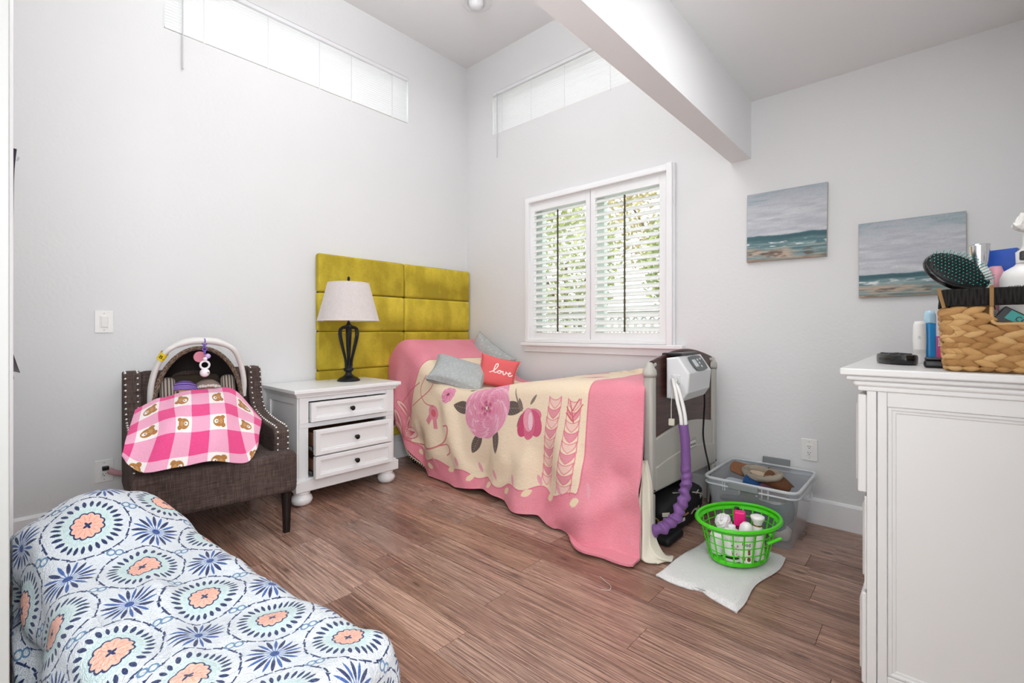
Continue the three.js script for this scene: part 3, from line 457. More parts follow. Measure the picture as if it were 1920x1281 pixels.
function comforterAt(u, v) {
  const s = u * ARC, tTop = TE, hem = hemAt(s), t = v * (tTop + hem + 0.0), x0 = xAt(s), y0 = topY(x0), slope = (topY(Math.min(x0 + 0.03, 2.432)) - topY(Math.max(x0 - 0.03, 0.06))) / 0.06;
  const R = 0.075, bump = 0.012 * (fbm(s * 5, t * 4 + 3, 3) - 0.5) + 0.02 * (fbm(s * 2 + 7, t * 2, 2) - 0.5);
  const arcLen = R * Math.PI / 2, z1 = ZE + 0.02 - R;
  let z, d;                                       // d: drop below the top line
  if (t + ZF < z1) { z = ZF + t; d = -bump; }
  else { const a = t + ZF - z1; if (a < arcLen) { const th = a / R; z = z1 + R * Math.sin(th); d = R * (1 - Math.cos(th)) - bump * Math.cos(th); } else { d = R + (a - arcLen); z = ZE + 0.02; } }
  const drop = Math.max(0, d), hang = smooth(0.0, 0.6, drop);
  // folds grow toward the hem
  const fl = flareAt(s) * Math.pow(clamp(drop / 0.85, 0, 1.3), 1.4), foot = smooth(1.9, 2.5, s), amp = 0.010 + 0.046 * hang;
  const fold = Math.sin(s * 11 - drop * 5.5 + 1.2 * Math.sin(s * 3)) * 0.5 + Math.sin(s * 21 + drop * 4 + 2 * foot) * 0.32 + (fbm(s * 4, drop * 3, 3) - 0.5) * 1.1;
  z += drop > 0 ? fl + amp * fold * hang + 0.018 * Math.sin(clamp(drop / 0.6, 0, 1) * Math.PI) : 0;
  z += 0.035 * Math.exp(-((s - 0.92 - drop * 0.35) ** 2) / 0.004) * smooth(0.02, 0.15, drop) * (1 - smooth(0.45, 0.7, drop)) + 0.02 * Math.exp(-((s - 1.45 + drop * 0.3) ** 2) / 0.003) * smooth(0.2, 0.5, drop);
  // the side hangs square to the slope of the top
  const lean = clamp(slope, -0.75, 0.3) * (1 - smooth(0.05, 0.8, drop) * 0.62);
  let x = x0 + drop * lean * 0.45, y = y0 + 0.012 - d * (1 - 0.05 * hang);
  x += smooth(1.9, ARC, s) * 0.33 * Math.max(0, z - ZE);
  if (y < 0.012) { const over = 0.012 - y; z += over * 0.75; y = 0.012 + 0.010 * (0.5 + 0.5 * fold) * smooth(0, 0.05, over); }
  // a long slanting tuck near the foot, and a rise of the top by the wall
  z += 0.035 * Math.exp(-(((drop - 0.55) - (2.55 - s) * 0.5) ** 2) / 0.006) * smooth(1.5, 2.1, s);
  y += drop <= 0 ? 0.035 * Math.exp(-((s - 2.15) ** 2) / 0.06) * Math.exp(-((t - 0.25) ** 2) / 0.05) : 0;
  return [x, y, z];
}
{
  const g = sheet((u, v) => comforterAt(u, v), 190, 130, 0.012, (u, v) => [u * ARC / CW, 1 - v * (TE + hemAt(u * ARC)) / CT]);
  // the sheet's outer side must face up: reverse if needed
  solo('comforter', g, M('#ffffff', 0.9, { map: comforterTex, bumpMap: rep(pileBump, 6, 6), bumpScale: 0.003, sheen: 0.35, sheenRoughness: 0.6, sheenColor: new THREE.Color('#ffe9ea') }), 'pink and cream comforter with printed roses draped over the bed', 'comforter');
}
{ // red patterned quilt with whip-stitched cream edge, peeping out under the comforter
  const q = thing('quilt', 'red speckled quilt with cream stitched edge under the comforter', 'quilt', [0, 0, 0]);
  const speck = dataTex(128, 128, (u, v) => { const n = vn(u * 40, v * 40, 40, 40); return n > 0.72 ? [225, 190, 190] : n > 0.4 ? [140, 36, 44] : [98, 22, 30]; });
  const qa = (u, v) => { const k = u * 0.80 / ARC + 0.002, A = V(...comforterAt(k, 0.72)), B = V(...comforterAt(k, 0.97)), C = V(...comforterAt(k, 1)), d = C.clone().sub(B).normalize(), E = C.clone().addScaledVector(d, 0.045 * (1 - u ** 3) + 0.004), p = v < 0.75 ? A.lerp(C, v / 0.75) : C.lerp(E, (v - 0.75) / 0.25); return [p.x, Math.max(p.y, 0.014), p.z - 0.022]; };
  part('cloth', sheet(qa, 30, 16, 0.005, (u, v) => [u * 5, v * 5]), M('#ffffff', 0.9, { map: speck }), q);
  const st = []; for (let i = 0; i < 46; i++) { const u = i / 45, a = qa(u, 1); st.push(bar([a[0] + 0.004, a[1] + 0.012, a[2] + 0.006], [a[0] - 0.006, a[1] - 0.012, a[2] + 0.006], 0.0032, 6)); }
  part('stitched_edge', [tube(Array.from({ length: 24 }, (_, i) => V(...qa(i / 23, 1))), 0.006, 60, 6), ...st], M('#e8dcc6', 0.9), q);
}
{ // cream sheet trailing at the foot
  const f = grid3([
    [[2.44, 0.46, 0.99], [2.45, 0.46, 0.99], [2.46, 0.46, 0.98], [2.465, 0.46, 0.97]],
    [[2.455, 0.36, 1.02], [2.468, 0.36, 1.02], [2.478, 0.36, 1.005], [2.482, 0.36, 0.985]],
    [[2.465, 0.20, 1.06], [2.485, 0.20, 1.07], [2.50, 0.20, 1.04], [2.505, 0.21, 1.0]],
    [[2.48, 0.06, 1.09], [2.505, 0.05, 1.11], [2.535, 0.07, 1.08], [2.535, 0.08, 1.02]],
    [[2.50, 0.010, 1.11], [2.535, 0.014, 1.12], [2.58, 0.03, 1.08], [2.57, 0.02, 1.02]],
    [[2.55, 0.008, 1.10], [2.58, 0.010, 1.09], [2.62, 0.012, 1.03], [2.605, 0.008, 0.98]],
  ]);
  solo('bed_sheet', sheet((u, v) => { const p = f(u, v); p[2] += 0.008 * Math.sin(u * 16 + v * 3); p[0] += 0.006 * Math.sin(v * 12 + u * 5); return p; }, 24, 60, 0.004), M('#e9e2d0', 0.85, { bumpMap: rep(weaveBump, 3, 8), bumpScale: 0.0006 }), 'cream bed sheet trailing to floor at foot of the bed', 'sheet');
}
// pillows
{
  const lin = dataTex(512, 512, (u, v) => { const n = 0.5 * fbm(u * 160, v * 40, 2, 160, 40) + 0.5 * fbm(u * 40, v * 160, 2, 40, 160), d = fbm(u * 5, v * 5, 3, 5, 5), mot = Math.sin(u * TAU * 7 + 2 * Math.sin(v * TAU * 3)) * Math.sin(v * TAU * 7 + 2 * Math.sin(u * TAU * 3)); const c = 168 + 34 * n + 12 * (d - 0.5) + (mot > 0.45 ? 10 : 0); return [c - 3, c + 1, c]; });
  const gm = M('#ffffff', 0.95, { map: lin, bumpMap: rep(weaveBump, 5), bumpScale: 0.001 });
  const put = (m, x, y, z, rx, ry, rz) => { m.position.set(x, y, z); m.rotation.set(rx, ry, rz, 'YXZ'); };
  const p1 = solo('pillow', pillow(0.46, 0.32, 0.14), gm, 'grey patterned pillow lying in front on the comforter', 'pillow', 'grey pillows on the bed'); { p1.position.set(0.765, 0.79, 0.775); const n = V(0.55, 0.78, 0.28).normalize(), lx = V(0.70, -0.30, -0.62); lx.addScaledVector(n, -lx.dot(n)).normalize(); p1.quaternion.setFromRotationMatrix(new THREE.Matrix4().makeBasis(lx, n.clone().cross(lx), n)); };
  const p2 = solo('pillow', pillow(0.52, 0.40, 0.16), gm, 'grey pillow wedged against the window wall behind raised head', 'pillow', 'grey pillows on the bed'); put(p2, 0.48, 0.835, 0.165, -0.12, 0.10, -0.50);
  const lt = canvasTex(512, 512, (g, w, h) => {
    g.fillStyle = '#ef6a6c'; g.fillRect(0, 0, w, h); for (let i = 0; i < 9000; i++) { g.fillStyle = hash(i, 5) > 0.5 ? 'rgba(255,190,190,0.10)' : 'rgba(190,40,50,0.06)'; g.fillRect(hash(i, 1) * w, hash(i, 2) * h, 6, 2); }
    g.strokeStyle = '#fff6f2'; g.lineWidth = 15; g.lineCap = 'round'; g.lineJoin = 'round';
    g.translate(140, 70); g.beginPath(); g.moveTo(6, 226); g.bezierCurveTo(60, 210, 120, 90, 96, 52); g.bezierCurveTo(76, 36, 52, 120, 60, 190); g.bezierCurveTo(64, 226, 92, 222, 112, 190);   // l
    g.bezierCurveTo(128, 150, 170, 160, 164, 190); g.bezierCurveTo(158, 222, 116, 224, 114, 194); g.bezierCurveTo(116, 166, 150, 176, 188, 168);                                                // o
    g.bezierCurveTo(190, 190, 196, 222, 208, 222); g.bezierCurveTo(226, 214, 236, 180, 232, 164); g.bezierCurveTo(246, 186, 256, 190, 268, 190);                                                  // v
    g.bezierCurveTo(300, 186, 304, 160, 288, 160); g.bezierCurveTo(268, 164, 262, 222, 288, 222); g.bezierCurveTo(304, 220, 318, 208, 326, 196); g.stroke();                                    // e
  });
  const p3 = thing('love_pillow', 'coral pink cushion with white script lettering and bobble trim', 'cushion', [0.945, 0.80, 0.52]); p3.rotation.set(-0.22, 0.82, -0.24, 'YXZ');
  part('cover', pillow(0.33, 0.26, 0.12, 28, 0.12), M('#ffffff', 0.85, { map: lt, bumpMap: rep(weaveBump, 4), bumpScale: 0.001 }), p3);
  const bob = []; for (let i = 0; i < 13; i++) for (const s of [-1, 1]) { const v = i / 6 - 1; bob.push(new THREE.SphereGeometry(0.0065, 8, 6).translate(s * 0.165 * (1 - 0.12 * (1 - v * v)), v * 0.13, 0)); }
  part('bobble_trim', bob, M('#f7b3ac', 0.9), p3);
}
// ================================================================ air mattress pump on the footboard
let pumpThing;
{
  const p = pumpThing = thing('mattress_pump', 'white air mattress pump box hung on the footboard', 'pump', [2.478, 0, 0.775], 0);   // local: x out of the bed, z to the camera
  p.rotation.y = 0.042;
  const side = [[0.0, 0.765], [0.088, 0.755], [0.118, 0.80], [0.128, 0.905], [0.066, 0.995], [0.0, 0.985]];
  const sh = shapeOf(side); const body = extr(sh, 0.35, 0.012, [], 4).translate(0, 0, -0.36);
  part('housing', body, M('#e4e5e6', 0.4), p);
  part('seam', bb(0.052, 0.054, 0.76, 0.99, -0.361, 0.0), M('#b9babb', 0.5), p);
  // slanted control plate near the far end
  const cp = new THREE.Group(); cp.name = 'control_plate'; p.add(cp); const a = Math.atan2(0.995 - 0.905, 0.128 - 0.066); cp.position.set(0.099, 0.952, -0.21); cp.rotation.z = -a;
  const pl = new THREE.Shape(); pl.moveTo(-0.042, -0.09); pl.quadraticCurveTo(-0.05, 0, -0.042, 0.09); pl.quadraticCurveTo(0, 0.12, 0.044, 0.09); pl.quadraticCurveTo(0.056, 0, 0.044, -0.09); pl.quadraticCurveTo(0, -0.12, -0.042, -0.09);
  part('plate', new THREE.ExtrudeGeometry(pl, { depth: 0.004, bevelEnabled: false, curveSegments: 12 }).rotateX(Math.PI / 2).translate(0, 0.006, 0), M('#5b6164', 0.4), cp);
  part('dial', bx(0.05, 0.012, 0.045, 0.004, 0.006, 0.055, 0.006), M('#c9cccc', 0.35), cp);
  part('button', [bx(0.014, 0.008, 0.012, -0.016, 0.006, -0.01, 0.003), bx(0.014, 0.008, 0.012, 0.004, 0.006, -0.01, 0.003), bx(0.014, 0.008, 0.012, 0.026, 0.006, -0.01, 0.003), bx(0.01, 0.007, 0.018, -0.02, 0.006, -0.06, 0.003)], M('#d5d8d8', 0.35), cp);
  part('hook', [bb(-0.034, 0.07, 0.998, 1.012, -0.30, -0.04, 0.004), bb(-0.04, -0.03, 0.93, 1.01, -0.30, -0.04, 0.003)], blackPlastic, p);
  part('nozzle', [at(cyl(0.022, 0.02, 0.035, 0, 0, 0, 20), 0.05, 0.87, -0.012, Math.PI / 2), bx(0.05, 0.05, 0.014, 0.055, 0.872, 0.0, 0.006)], M('#d9d9d8', 0.4), p);
}
{
  const h = thing('pump_hose', 'pair of white air hoses in a gathered purple sleeve', 'hose', [0, 0, 0]), hm = M('#e9e7e3', 0.4);
  part('hose', tube([[2.525, 0.872, 0.80], [2.555, 0.84, 0.845], [2.585, 0.76, 0.875], [2.605, 0.69, 0.885], [2.612, 0.62, 0.89]], 0.0095, 40, 10), hm, h);
  part('hose', tube([[2.53, 0.865, 0.80], [2.57, 0.83, 0.835], [2.605, 0.75, 0.86], [2.622, 0.69, 0.872], [2.628, 0.62, 0.876]], 0.0095, 40, 10), hm, h);
  const pts = [[2.618, 0.655, 0.885], [2.628, 0.56, 0.885], [2.63, 0.45, 0.882], [2.632, 0.34, 0.89], [2.62, 0.25, 0.915], [2.60, 0.185, 0.955], [2.56, 0.148, 0.99], [2.525, 0.125, 1.01], [2.505, 0.105, 1.015]].map((p) => V(...p));
  const c = new THREE.CatmullRomCurve3(pts), g = new THREE.TubeGeometry(c, 150, 0.03, 20), P = g.attributes.position;
  for (let i = 0; i <= 150; i++) { const o = c.getPointAt(i / 150), w = smooth(0.25, 0.6, i / 150); for (let j = 0; j <= 20; j++) { const k = i * 21 + j, a = j / 20 * TAU, q = V(P.getX(k), P.getY(k), P.getZ(k)).sub(o), f = 0.8 + w * 0.28 * (Math.sin(i * 0.62 + 1.8 * Math.sin(a + i * 0.1)) * 0.6 + Math.sin(i * 0.28 + a) * 0.4) + 0.2 * (fbm(i * 0.12, Math.cos(a) * 1.5 + 3, 3) - 0.5) + 0.12 * w; q.multiplyScalar(f).add(o); P.setXYZ(k, q.x, q.y, q.z); } }
  g.computeVertexNormals(); part('purple_sleeve', g, M('#7b5391', 0.6, { sheen: 0.4, sheenColor: new THREE.Color('#c9a6df'), sheenRoughness: 0.4 }), h);
  part('connector', at(bx(0.03, 0.035, 0.022, 0, 0, 0, 0.004), 2.552, 0.657, 0.875, 0, 0.3), M('#cfc9b8', 0.5), h); part('connector_strap', tube([[2.535, 0.86, 0.812], [2.54, 0.76, 0.85], [2.55, 0.675, 0.875]], 0.002, 16, 6), M('#d9d5c8', 0.5), h);
  pumpThing.updateMatrixWorld(true); pumpThing.attach(part('power_cord', tube([[2.575, 0.762, 0.47], [2.565, 0.70, 0.44], [2.545, 0.6, 0.40], [2.535, 0.5, 0.38], [2.545, 0.42, 0.375], [2.565, 0.32, 0.37], [2.57, 0.2, 0.35], [2.55, 0.05, 0.33], [2.52, 0.008, 0.30], [2.4, 0.008, 0.25]], 0.0055, 60, 8), blackPlastic, scene));
}
// ================================================================ armchair
{
  const c = thing('armchair', 'brown fabric armchair with silver nailhead trim and black legs', 'armchair', [0.07, 0, 2.402], -0.085);   // local x forward
  const tw = dataTex(512, 512, (u, v) => { const a = vn(u * 190, v * 14, 190, 14), b = vn(u * 14, v * 190, 14, 190), n = fbm(u * 8, v * 8, 3, 8, 8); const t = clamp(0.5 * a + 0.5 * b + (n - 0.5) * 0.3, 0, 1); return mixc([52, 40, 36], [112, 94, 88], t); });
  const fab = M('#ffffff', 0.95, { map: rep(tw, 2), bumpMap: rep(weaveBump, 10), bumpScale: 0.001 });
  const HWD = 0.352, dark = M('#17120f', 0.4);
  // wings running down into the arms
  const prof = new THREE.Shape(); prof.moveTo(0.0, 0.24); prof.lineTo(0.005, 0.885); prof.quadraticCurveTo(0.01, 0.90, 0.03, 0.90); prof.lineTo(0.13, 0.90); prof.quadraticCurveTo(0.155, 0.895, 0.158, 0.87);
  prof.bezierCurveTo(0.18, 0.74, 0.20, 0.665, 0.28, 0.63); prof.bezierCurveTo(0.40, 0.595, 0.55, 0.59, 0.66, 0.585); prof.quadraticCurveTo(0.715, 0.58, 0.72, 0.55); prof.lineTo(0.715, 0.24); prof.lineTo(0, 0.24);
  for (const s of [-1, 1]) part('arm', boxUV(extr(prof, 0.056, 0.012, [], 4).translate(0, 0, s > 0 ? HWD - 0.068 : -HWD + 0.012)), fab, c);
  part('backrest', boxUV(at(new RoundedBoxGeometry(0.13, 0.52, 2 * HWD - 0.13, 5, 0.04), 0.10, 0.64, 0, 0, 0, 0.08)), fab, c);
  part('back_panel', boxUV(bb(0.0, 0.05, 0.24, 0.89, -HWD + 0.06, HWD - 0.06, 0.01)), fab, c);
  const seat = new RoundedBoxGeometry(0.70, 0.17, 2 * HWD - 0.14, 5, 0.04), P = seat.attributes.position; for (let i = 0; i < P.count; i++) if (P.getY(i) > 0) P.setY(i, P.getY(i) + 0.015 * (1 - (P.getZ(i) / 0.3) ** 2)); seat.computeVertexNormals();
  part('seat_cushion', boxUV(seat.translate(0.40, 0.37, 0)), fab, c);
  part('front_rail', boxUV(new RoundedBoxGeometry(0.13, 0.225, 2 * HWD + 0.03, 5, 0.03).translate(0.755, 0.345, 0)), fab, c);
  part('base', boxUV(bb(0.02, 0.74, 0.215, 0.27, -HWD + 0.02, HWD - 0.02, 0.01)), fab, c);
  const leg = (x, z, lean) => { const g = new THREE.CylinderGeometry(0.030, 0.021, 0.235, 4, 1).rotateY(Math.PI / 4); at(g, x, 0.1175, z, 0, 0, lean); return g; };
  for (const [x, z, l] of [[0.765, -HWD + 0.03, 0.0], [0.765, HWD - 0.03, 0.0], [0.06, -HWD + 0.06, -0.1], [0.06, HWD - 0.06, -0.1]]) part('leg', leg(x, z, l), dark, c);
  // nailheads in two rows along each wing and arm front
  const nails = [], nail = new THREE.SphereGeometry(0.0068, 8, 5), sp = prof.getSpacedPoints(150).filter((p) => p.x > 0.1 && p.y > 0.40 && !(p.x < 0.12 && p.y < 0.88));
  for (const s of [-1, 1]) for (const z of [HWD - 0.062, HWD - 0.008]) { let last = null; for (const p of sp) if (!last || p.distanceTo(last) > 0.021) { nails.push(nail.clone().translate(p.x + 0.0, p.y + (p.x > 0.17 && p.x < 0.70 ? 0.002 : 0), s * z)); last = p; } }
  const nm = part('nailheads', nails, M('#e4e2dc', 0.25, { metalness: 0.7 }), c); nm.userData.kind = 'stuff';
}
// ================================================================ infant car seat standing on the armchair
{
  const s = thing('car_seat', 'infant car seat with dark canopy and pale carry handle on armchair', 'car seat', [0.50, 0.462, 2.472], -0.12);   // local x forward
  const shellM = M('#d9d2c4', 0.5), fabric = M('#2c2421', 0.9), padM = dataTex(128, 128, (u, v) => (((u * 4) % 1) > 0.62 ? [62, 48, 46] : [176, 164, 152]));
  // shell: an open bucket
  const sx = (a) => 0.34 * Math.cos(a) + (Math.cos(a) > 0 ? 0.05 : 0), sz = (a) => 0.205 * Math.sin(a), rimY = (a) => 0.18 + 0.10 * (1 - Math.cos(a)) * 0.5 - 0.08 * Math.max(0, Math.cos(a)) + 0.05 * Math.max(0, -Math.cos(a));
  const bucket = (k, low) => sheet((u, v) => { const a = u * TAU, r = Math.sin(v * Math.PI / 2), rim = rimY(a); return [sx(a) * (0.25 + 0.75 * r) * k, low + (rim - low) * Math.pow(v, 1.7), sz(a) * (0.3 + 0.7 * r) * k]; }, 48, 14, 0.008);
  part('shell', [bucket(1, 0.004), bb(-0.2, 0.16, 0.0, 0.03, -0.12, 0.12, 0.01)], shellM, s);
  part('liner', bucket(0.93, 0.05), fabric, s);
  const rimPts = Array.from({ length: 40 }, (_, i) => { const a = i / 40 * TAU; return V(sx(a), rimY(a) + 0.002, sz(a)); });
  part('rim', tube(rimPts, 0.011, 80, 8, true), M('#e8e2d4', 0.5), s);
  // canopy: half dome over the back, edged with plush
  const arch = (k, r, ph) => { const a = lerp(-0.08, Math.PI + 0.08, k); return V(-0.02 - 0.30 * Math.sin(ph), 0.25 + r * 0.325 * Math.sin(a) * Math.cos(ph * 0.75), 0.208 * r * Math.cos(a) * (0.55 + 0.45 * Math.cos(ph))); };
  part('canopy', sheet((u, v) => { const p = arch(u, 1 + 0.02 * (fbm(u * 9, v * 5, 3) - 0.5), v * Math.PI / 2); return [p.x, p.y, p.z]; }, 48, 20, 0.006), fabric, s);
  const plush = dataTex(128, 128, (u, v) => { const n = fbm(u * 30, v * 30, 2, 30, 30); return mixc([92, 72, 58], [190, 168, 148], clamp((n - 0.3) * 2, 0, 1)); });
  part('canopy_trim', tube(Array.from({ length: 30 }, (_, i) => arch(i / 29, 1.0, 0)), 0.012, 60, 10), M('#ffffff', 1, { map: rep(plush, 12, 1), bumpMap: rep(pileBump, 8, 1), bumpScale: 0.004 }), s);
  // carry handle: flat band, wider grip on top
  const hc = new THREE.CatmullRomCurve3([[-0.04, 0.285, 0.222], [-0.015, 0.38, 0.219], [0.01, 0.49, 0.194], [0.04, 0.57, 0.15], [0.04, 0.61, 0.07], [0.04, 0.617, 0], [0.04, 0.61, -0.07], [0.04, 0.57, -0.15], [0.01, 0.49, -0.194], [-0.015, 0.38, -0.219], [-0.04, 0.285, -0.222]].map((p) => V(...p)));
  const hg = new THREE.TubeGeometry(hc, 90, 0.016, 12), hp = hg.attributes.position; for (let i = 0; i <= 90; i++) { const o = hc.getPointAt(i / 90), grip = smooth(0.36, 0.42, i / 90) * (1 - smooth(0.58, 0.64, i / 90)); for (let j = 0; j <= 12; j++) { const k = i * 13 + j; hp.setX(k, o.x + (hp.getX(k) - o.x) * (1.5 + 0.5 * grip)); hp.setY(k, o.y + (hp.getY(k) - o.y) * (0.9 + 0.35 * grip)); hp.setZ(k, o.z + (hp.getZ(k) - o.z) * 0.9); } } hg.computeVertexNormals();
  part('carry_handle', hg, M('#e3e1dc', 0.45), s);
  const lab = canvasTex(128, 64, (g, w, h) => { g.fillStyle = '#f2d21c'; g.fillRect(0, 0, w, h); g.fillStyle = '#3a3208'; g.font = 'bold 40px sans-serif'; g.fillText('8.12', 12, 46); });
  { const o = hc.getPointAt(0.285), t = hc.getTangentAt(0.285); const g = new THREE.CylinderGeometry(0.0185, 0.0185, 0.042, 16, 1, true); g.scale(1.45, 1, 1); g.applyQuaternion(new THREE.Quaternion().setFromUnitVectors(V(0, 1, 0), t)); g.translate(o.x, o.y, o.z); part('warning_sticker', g, M('#ffffff', 0.5, { map: lab }), s, 'yellow sticker with dark print'); }
  for (const z of [-1, 1]) part('pad', at(new RoundedBoxGeometry(0.07, 0.17, 0.075, 4, 0.03), -0.06, 0.33, z * 0.145, 0, 0, 0.35), M('#ffffff', 0.9, { map: padM }), s);
  part('head_rest', at(new RoundedBoxGeometry(0.07, 0.20, 0.24, 4, 0.03), -0.15, 0.32, 0, 0, 0, 0.5), M('#4f4436', 1, { bumpMap: rep(pileBump, 3), bumpScale: 0.004 }), s);
}
// rattle chain hanging from the handle
{
  const t = thing('rattle_toy', 'purple and white rattle toy hanging from the car seat handle', 'toy', [0.563, 0, 2.468]), pur = M('#7a5fb8', 0.4), wh = M('#f2eff3', 0.35);
  for (let i = 0; i < 5; i++) part('link', at(new THREE.TorusGeometry(0.010, 0.0035, 8, 16), 0, 1.080 - i * 0.016, 0, 0, i % 2 ? Math.PI / 2 : 0), pur, t);
  part('disc', at(cyl(0.03, 0.03, 0.01, 0, 0, 0, 24), -0.006, 0.99, 0.02, 0, 0, Math.PI / 2), M('#cf7f92', 0.35), t); part('bead', new THREE.SphereGeometry(0.014, 14, 10).translate(0.006, 0.993, -0.014), M('#cdb7e6', 0.3), t); part('bead', new THREE.SphereGeometry(0.011, 14, 10).translate(0.01, 0.978, 0.0), wh, t);
  part('ring', at(new THREE.TorusGeometry(0.021, 0.0055, 10, 28), 0.004, 0.945, 0.0, 0, 1.35), wh, t);
  const face = canvasTex(128, 128, (g) => { g.fillStyle = '#f4eef2'; g.fillRect(0, 0, 128, 128); g.fillStyle = '#efc3d2'; g.fillRect(0, 96, 128, 32); g.fillStyle = '#4c4350'; g.beginPath(); g.arc(74, 62, 5, 0, TAU); g.arc(92, 62, 5, 0, TAU); g.fill(); g.strokeStyle = '#4c4350'; g.lineWidth = 3; g.beginPath(); g.arc(83, 70, 9, 0.3, 2.8); g.stroke(); });
  part('ball', new THREE.SphereGeometry(0.024, 24, 16).translate(0.004, 0.902, 0), M('#ffffff', 0.3, { map: face }), t);
}
// two baby dolls tucked in
function bodyField(res, half, f) {
  const mc = new MarchingCubes(res, new THREE.MeshBasicMaterial(), false, false, 200000); mc.isolation = 0;
  for (let k = 0; k < res; k++) for (let j = 0; j < res; j++) for (let i = 0; i < res; i++) mc.field[i + j * res + k * res * res] = -f((i - res / 2) / (res / 2) * half, (j - res / 2) / (res / 2) * half, (k - res / 2) / (res / 2) * half);
  mc.update(); const n = mc.count ?? mc.geometry.drawRange.count, g = new THREE.BufferGeometry(); g.setAttribute('position', new THREE.BufferAttribute(mc.positionArray.slice(0, n * 3), 3)); g.setAttribute('normal', new THREE.BufferAttribute(mc.normalArray.slice(0, n * 3), 3)); g.scale(half, half, half); return g;
}
const capsule = (a, b, ra, rb) => (x, y, z) => { const dx = b[0] - a[0], dy = b[1] - a[1], dz = b[2] - a[2], t = clamp(((x - a[0]) * dx + (y - a[1]) * dy + (z - a[2]) * dz) / (dx * dx + dy * dy + dz * dz), 0, 1); return Math.hypot(x - a[0] - dx * t, y - a[1] - dy * t, z - a[2] - dz * t) - lerp(ra, rb, t); };
const smin = (a, b, k) => { const h = clamp(0.5 + 0.5 * (b - a) / k, 0, 1); return lerp(b, a, h) - k * h * (1 - h); };
{
  // upright doll, face toward +x; head centre at y = 0.13
  const bones = [capsule([0, 0.02, 0], [0, -0.11, 0], 0.04, 0.05), capsule([0, 0.06, 0], [0, 0.02, 0], 0.022, 0.03), capsule([0.0, 0.01, 0.045], [0.05, -0.05, 0.065], 0.018, 0.015), capsule([0.05, -0.05, 0.065], [0.085, -0.035, 0.04], 0.015, 0.012), capsule([0, 0.01, -0.045], [0.05, -0.05, -0.065], 0.018, 0.015), capsule([0.05, -0.05, -0.065], [0.085, -0.035, -0.04], 0.015, 0.012), capsule([0, -0.12, 0.025], [0.10, -0.135, 0.035], 0.026, 0.019), capsule([0.10, -0.135, 0.035], [0.13, -0.17, 0.035], 0.019, 0.015), capsule([0, -0.12, -0.025], [0.10, -0.135, -0.035], 0.026, 0.019), capsule([0.10, -0.135, -0.035], [0.13, -0.17, -0.035], 0.019, 0.015),
    capsule([0.055, 0.112, 0], [0.058, 0.108, 0], 0.008, 0.009), capsule([-0.005, 0.118, 0.056], [-0.01, 0.13, 0.058], 0.009, 0.01), capsule([-0.005, 0.118, -0.056], [-0.01, 0.13, -0.058], 0.009, 0.01), capsule([0.035, 0.092, 0.026], [0.036, 0.092, 0.026], 0.02, 0.02), capsule([0.035, 0.092, -0.026], [0.036, 0.092, -0.026], 0.02, 0.02)];
  const body = bodyField(56, 0.24, (x, y, z) => { let d = Math.hypot(x / 0.058, (y - 0.125) / 0.066, z / 0.056) * 0.058 - 0.058; for (const b of bones) d = smin(d, b(x, y, z), 0.014); return d; });
  const skin = M('#e3ab92', 0.6), eye = M('#2d211c', 0.3), lip = M('#c26a66', 0.5);
  const doll = (label, pos, turn, lean) => {
    const d = thing('baby_doll', label, 'doll', pos); d.rotation.set(0, turn, lean, 'YXZ');
    part('body', body, skin, d);
    for (const s of [-1, 1]) part('eye', new THREE.SphereGeometry(0.0065, 10, 8).scale(0.6, 1, 1.2).translate(0.054, 0.128, s * 0.021), eye, d);
    part('mouth', new THREE.SphereGeometry(0.008, 10, 8).scale(0.5, 0.5, 1.3).translate(0.055, 0.092, 0), lip, d);
    part('gown', lathe([[0.052, -0.15], [0.062, -0.12], [0.056, -0.03], [0.05, 0.03], [0.03, 0.052]], 24), M('#e9d7da', 0.9), d);
    return d;
  };
  const cap = (y0, R, k) => lathe([[R * 0.98, y0], [R * 1.05, y0 + 0.01], [R * 1.06, y0 + 0.02 * k], [R * 0.9, y0 + 0.045 * k], [R * 0.55, y0 + 0.064 * k], [0, y0 + 0.072 * k]], 30);
  const stripes = dataTex(8, 128, (u, v) => (((v * 9) % 1) > 0.6 ? [190, 160, 226] : [86, 52, 150]));
  const d1 = doll('baby doll in a purple striped knit hat inside the car seat', [0.475, 0.655, 2.552], -0.35, 0.42); part('hat', cap(0.138, 0.066, 1), M('#ffffff', 0.9, { map: stripes }), d1);
  const d2 = doll('baby doll in a fuzzy cream hood inside the car seat', [0.465, 0.655, 2.425], -0.2, 0.42); part('hood', cap(0.136, 0.068, 1), M('#d7bfb0', 1, { bumpMap: rep(pileBump, 4), bumpScale: 0.006 }), d2);
  const fl = []; for (let i = 0; i < 34; i++) { const a = i / 34 * TAU; fl.push(new THREE.SphereGeometry(0.0085 + 0.003 * rnd(), 7, 5).translate(Math.cos(a) * 0.071, 0.145 + rr(-0.004, 0.004), Math.sin(a) * 0.071)); } part('hood_trim', fl, M('#efe3da', 1), d2);
}
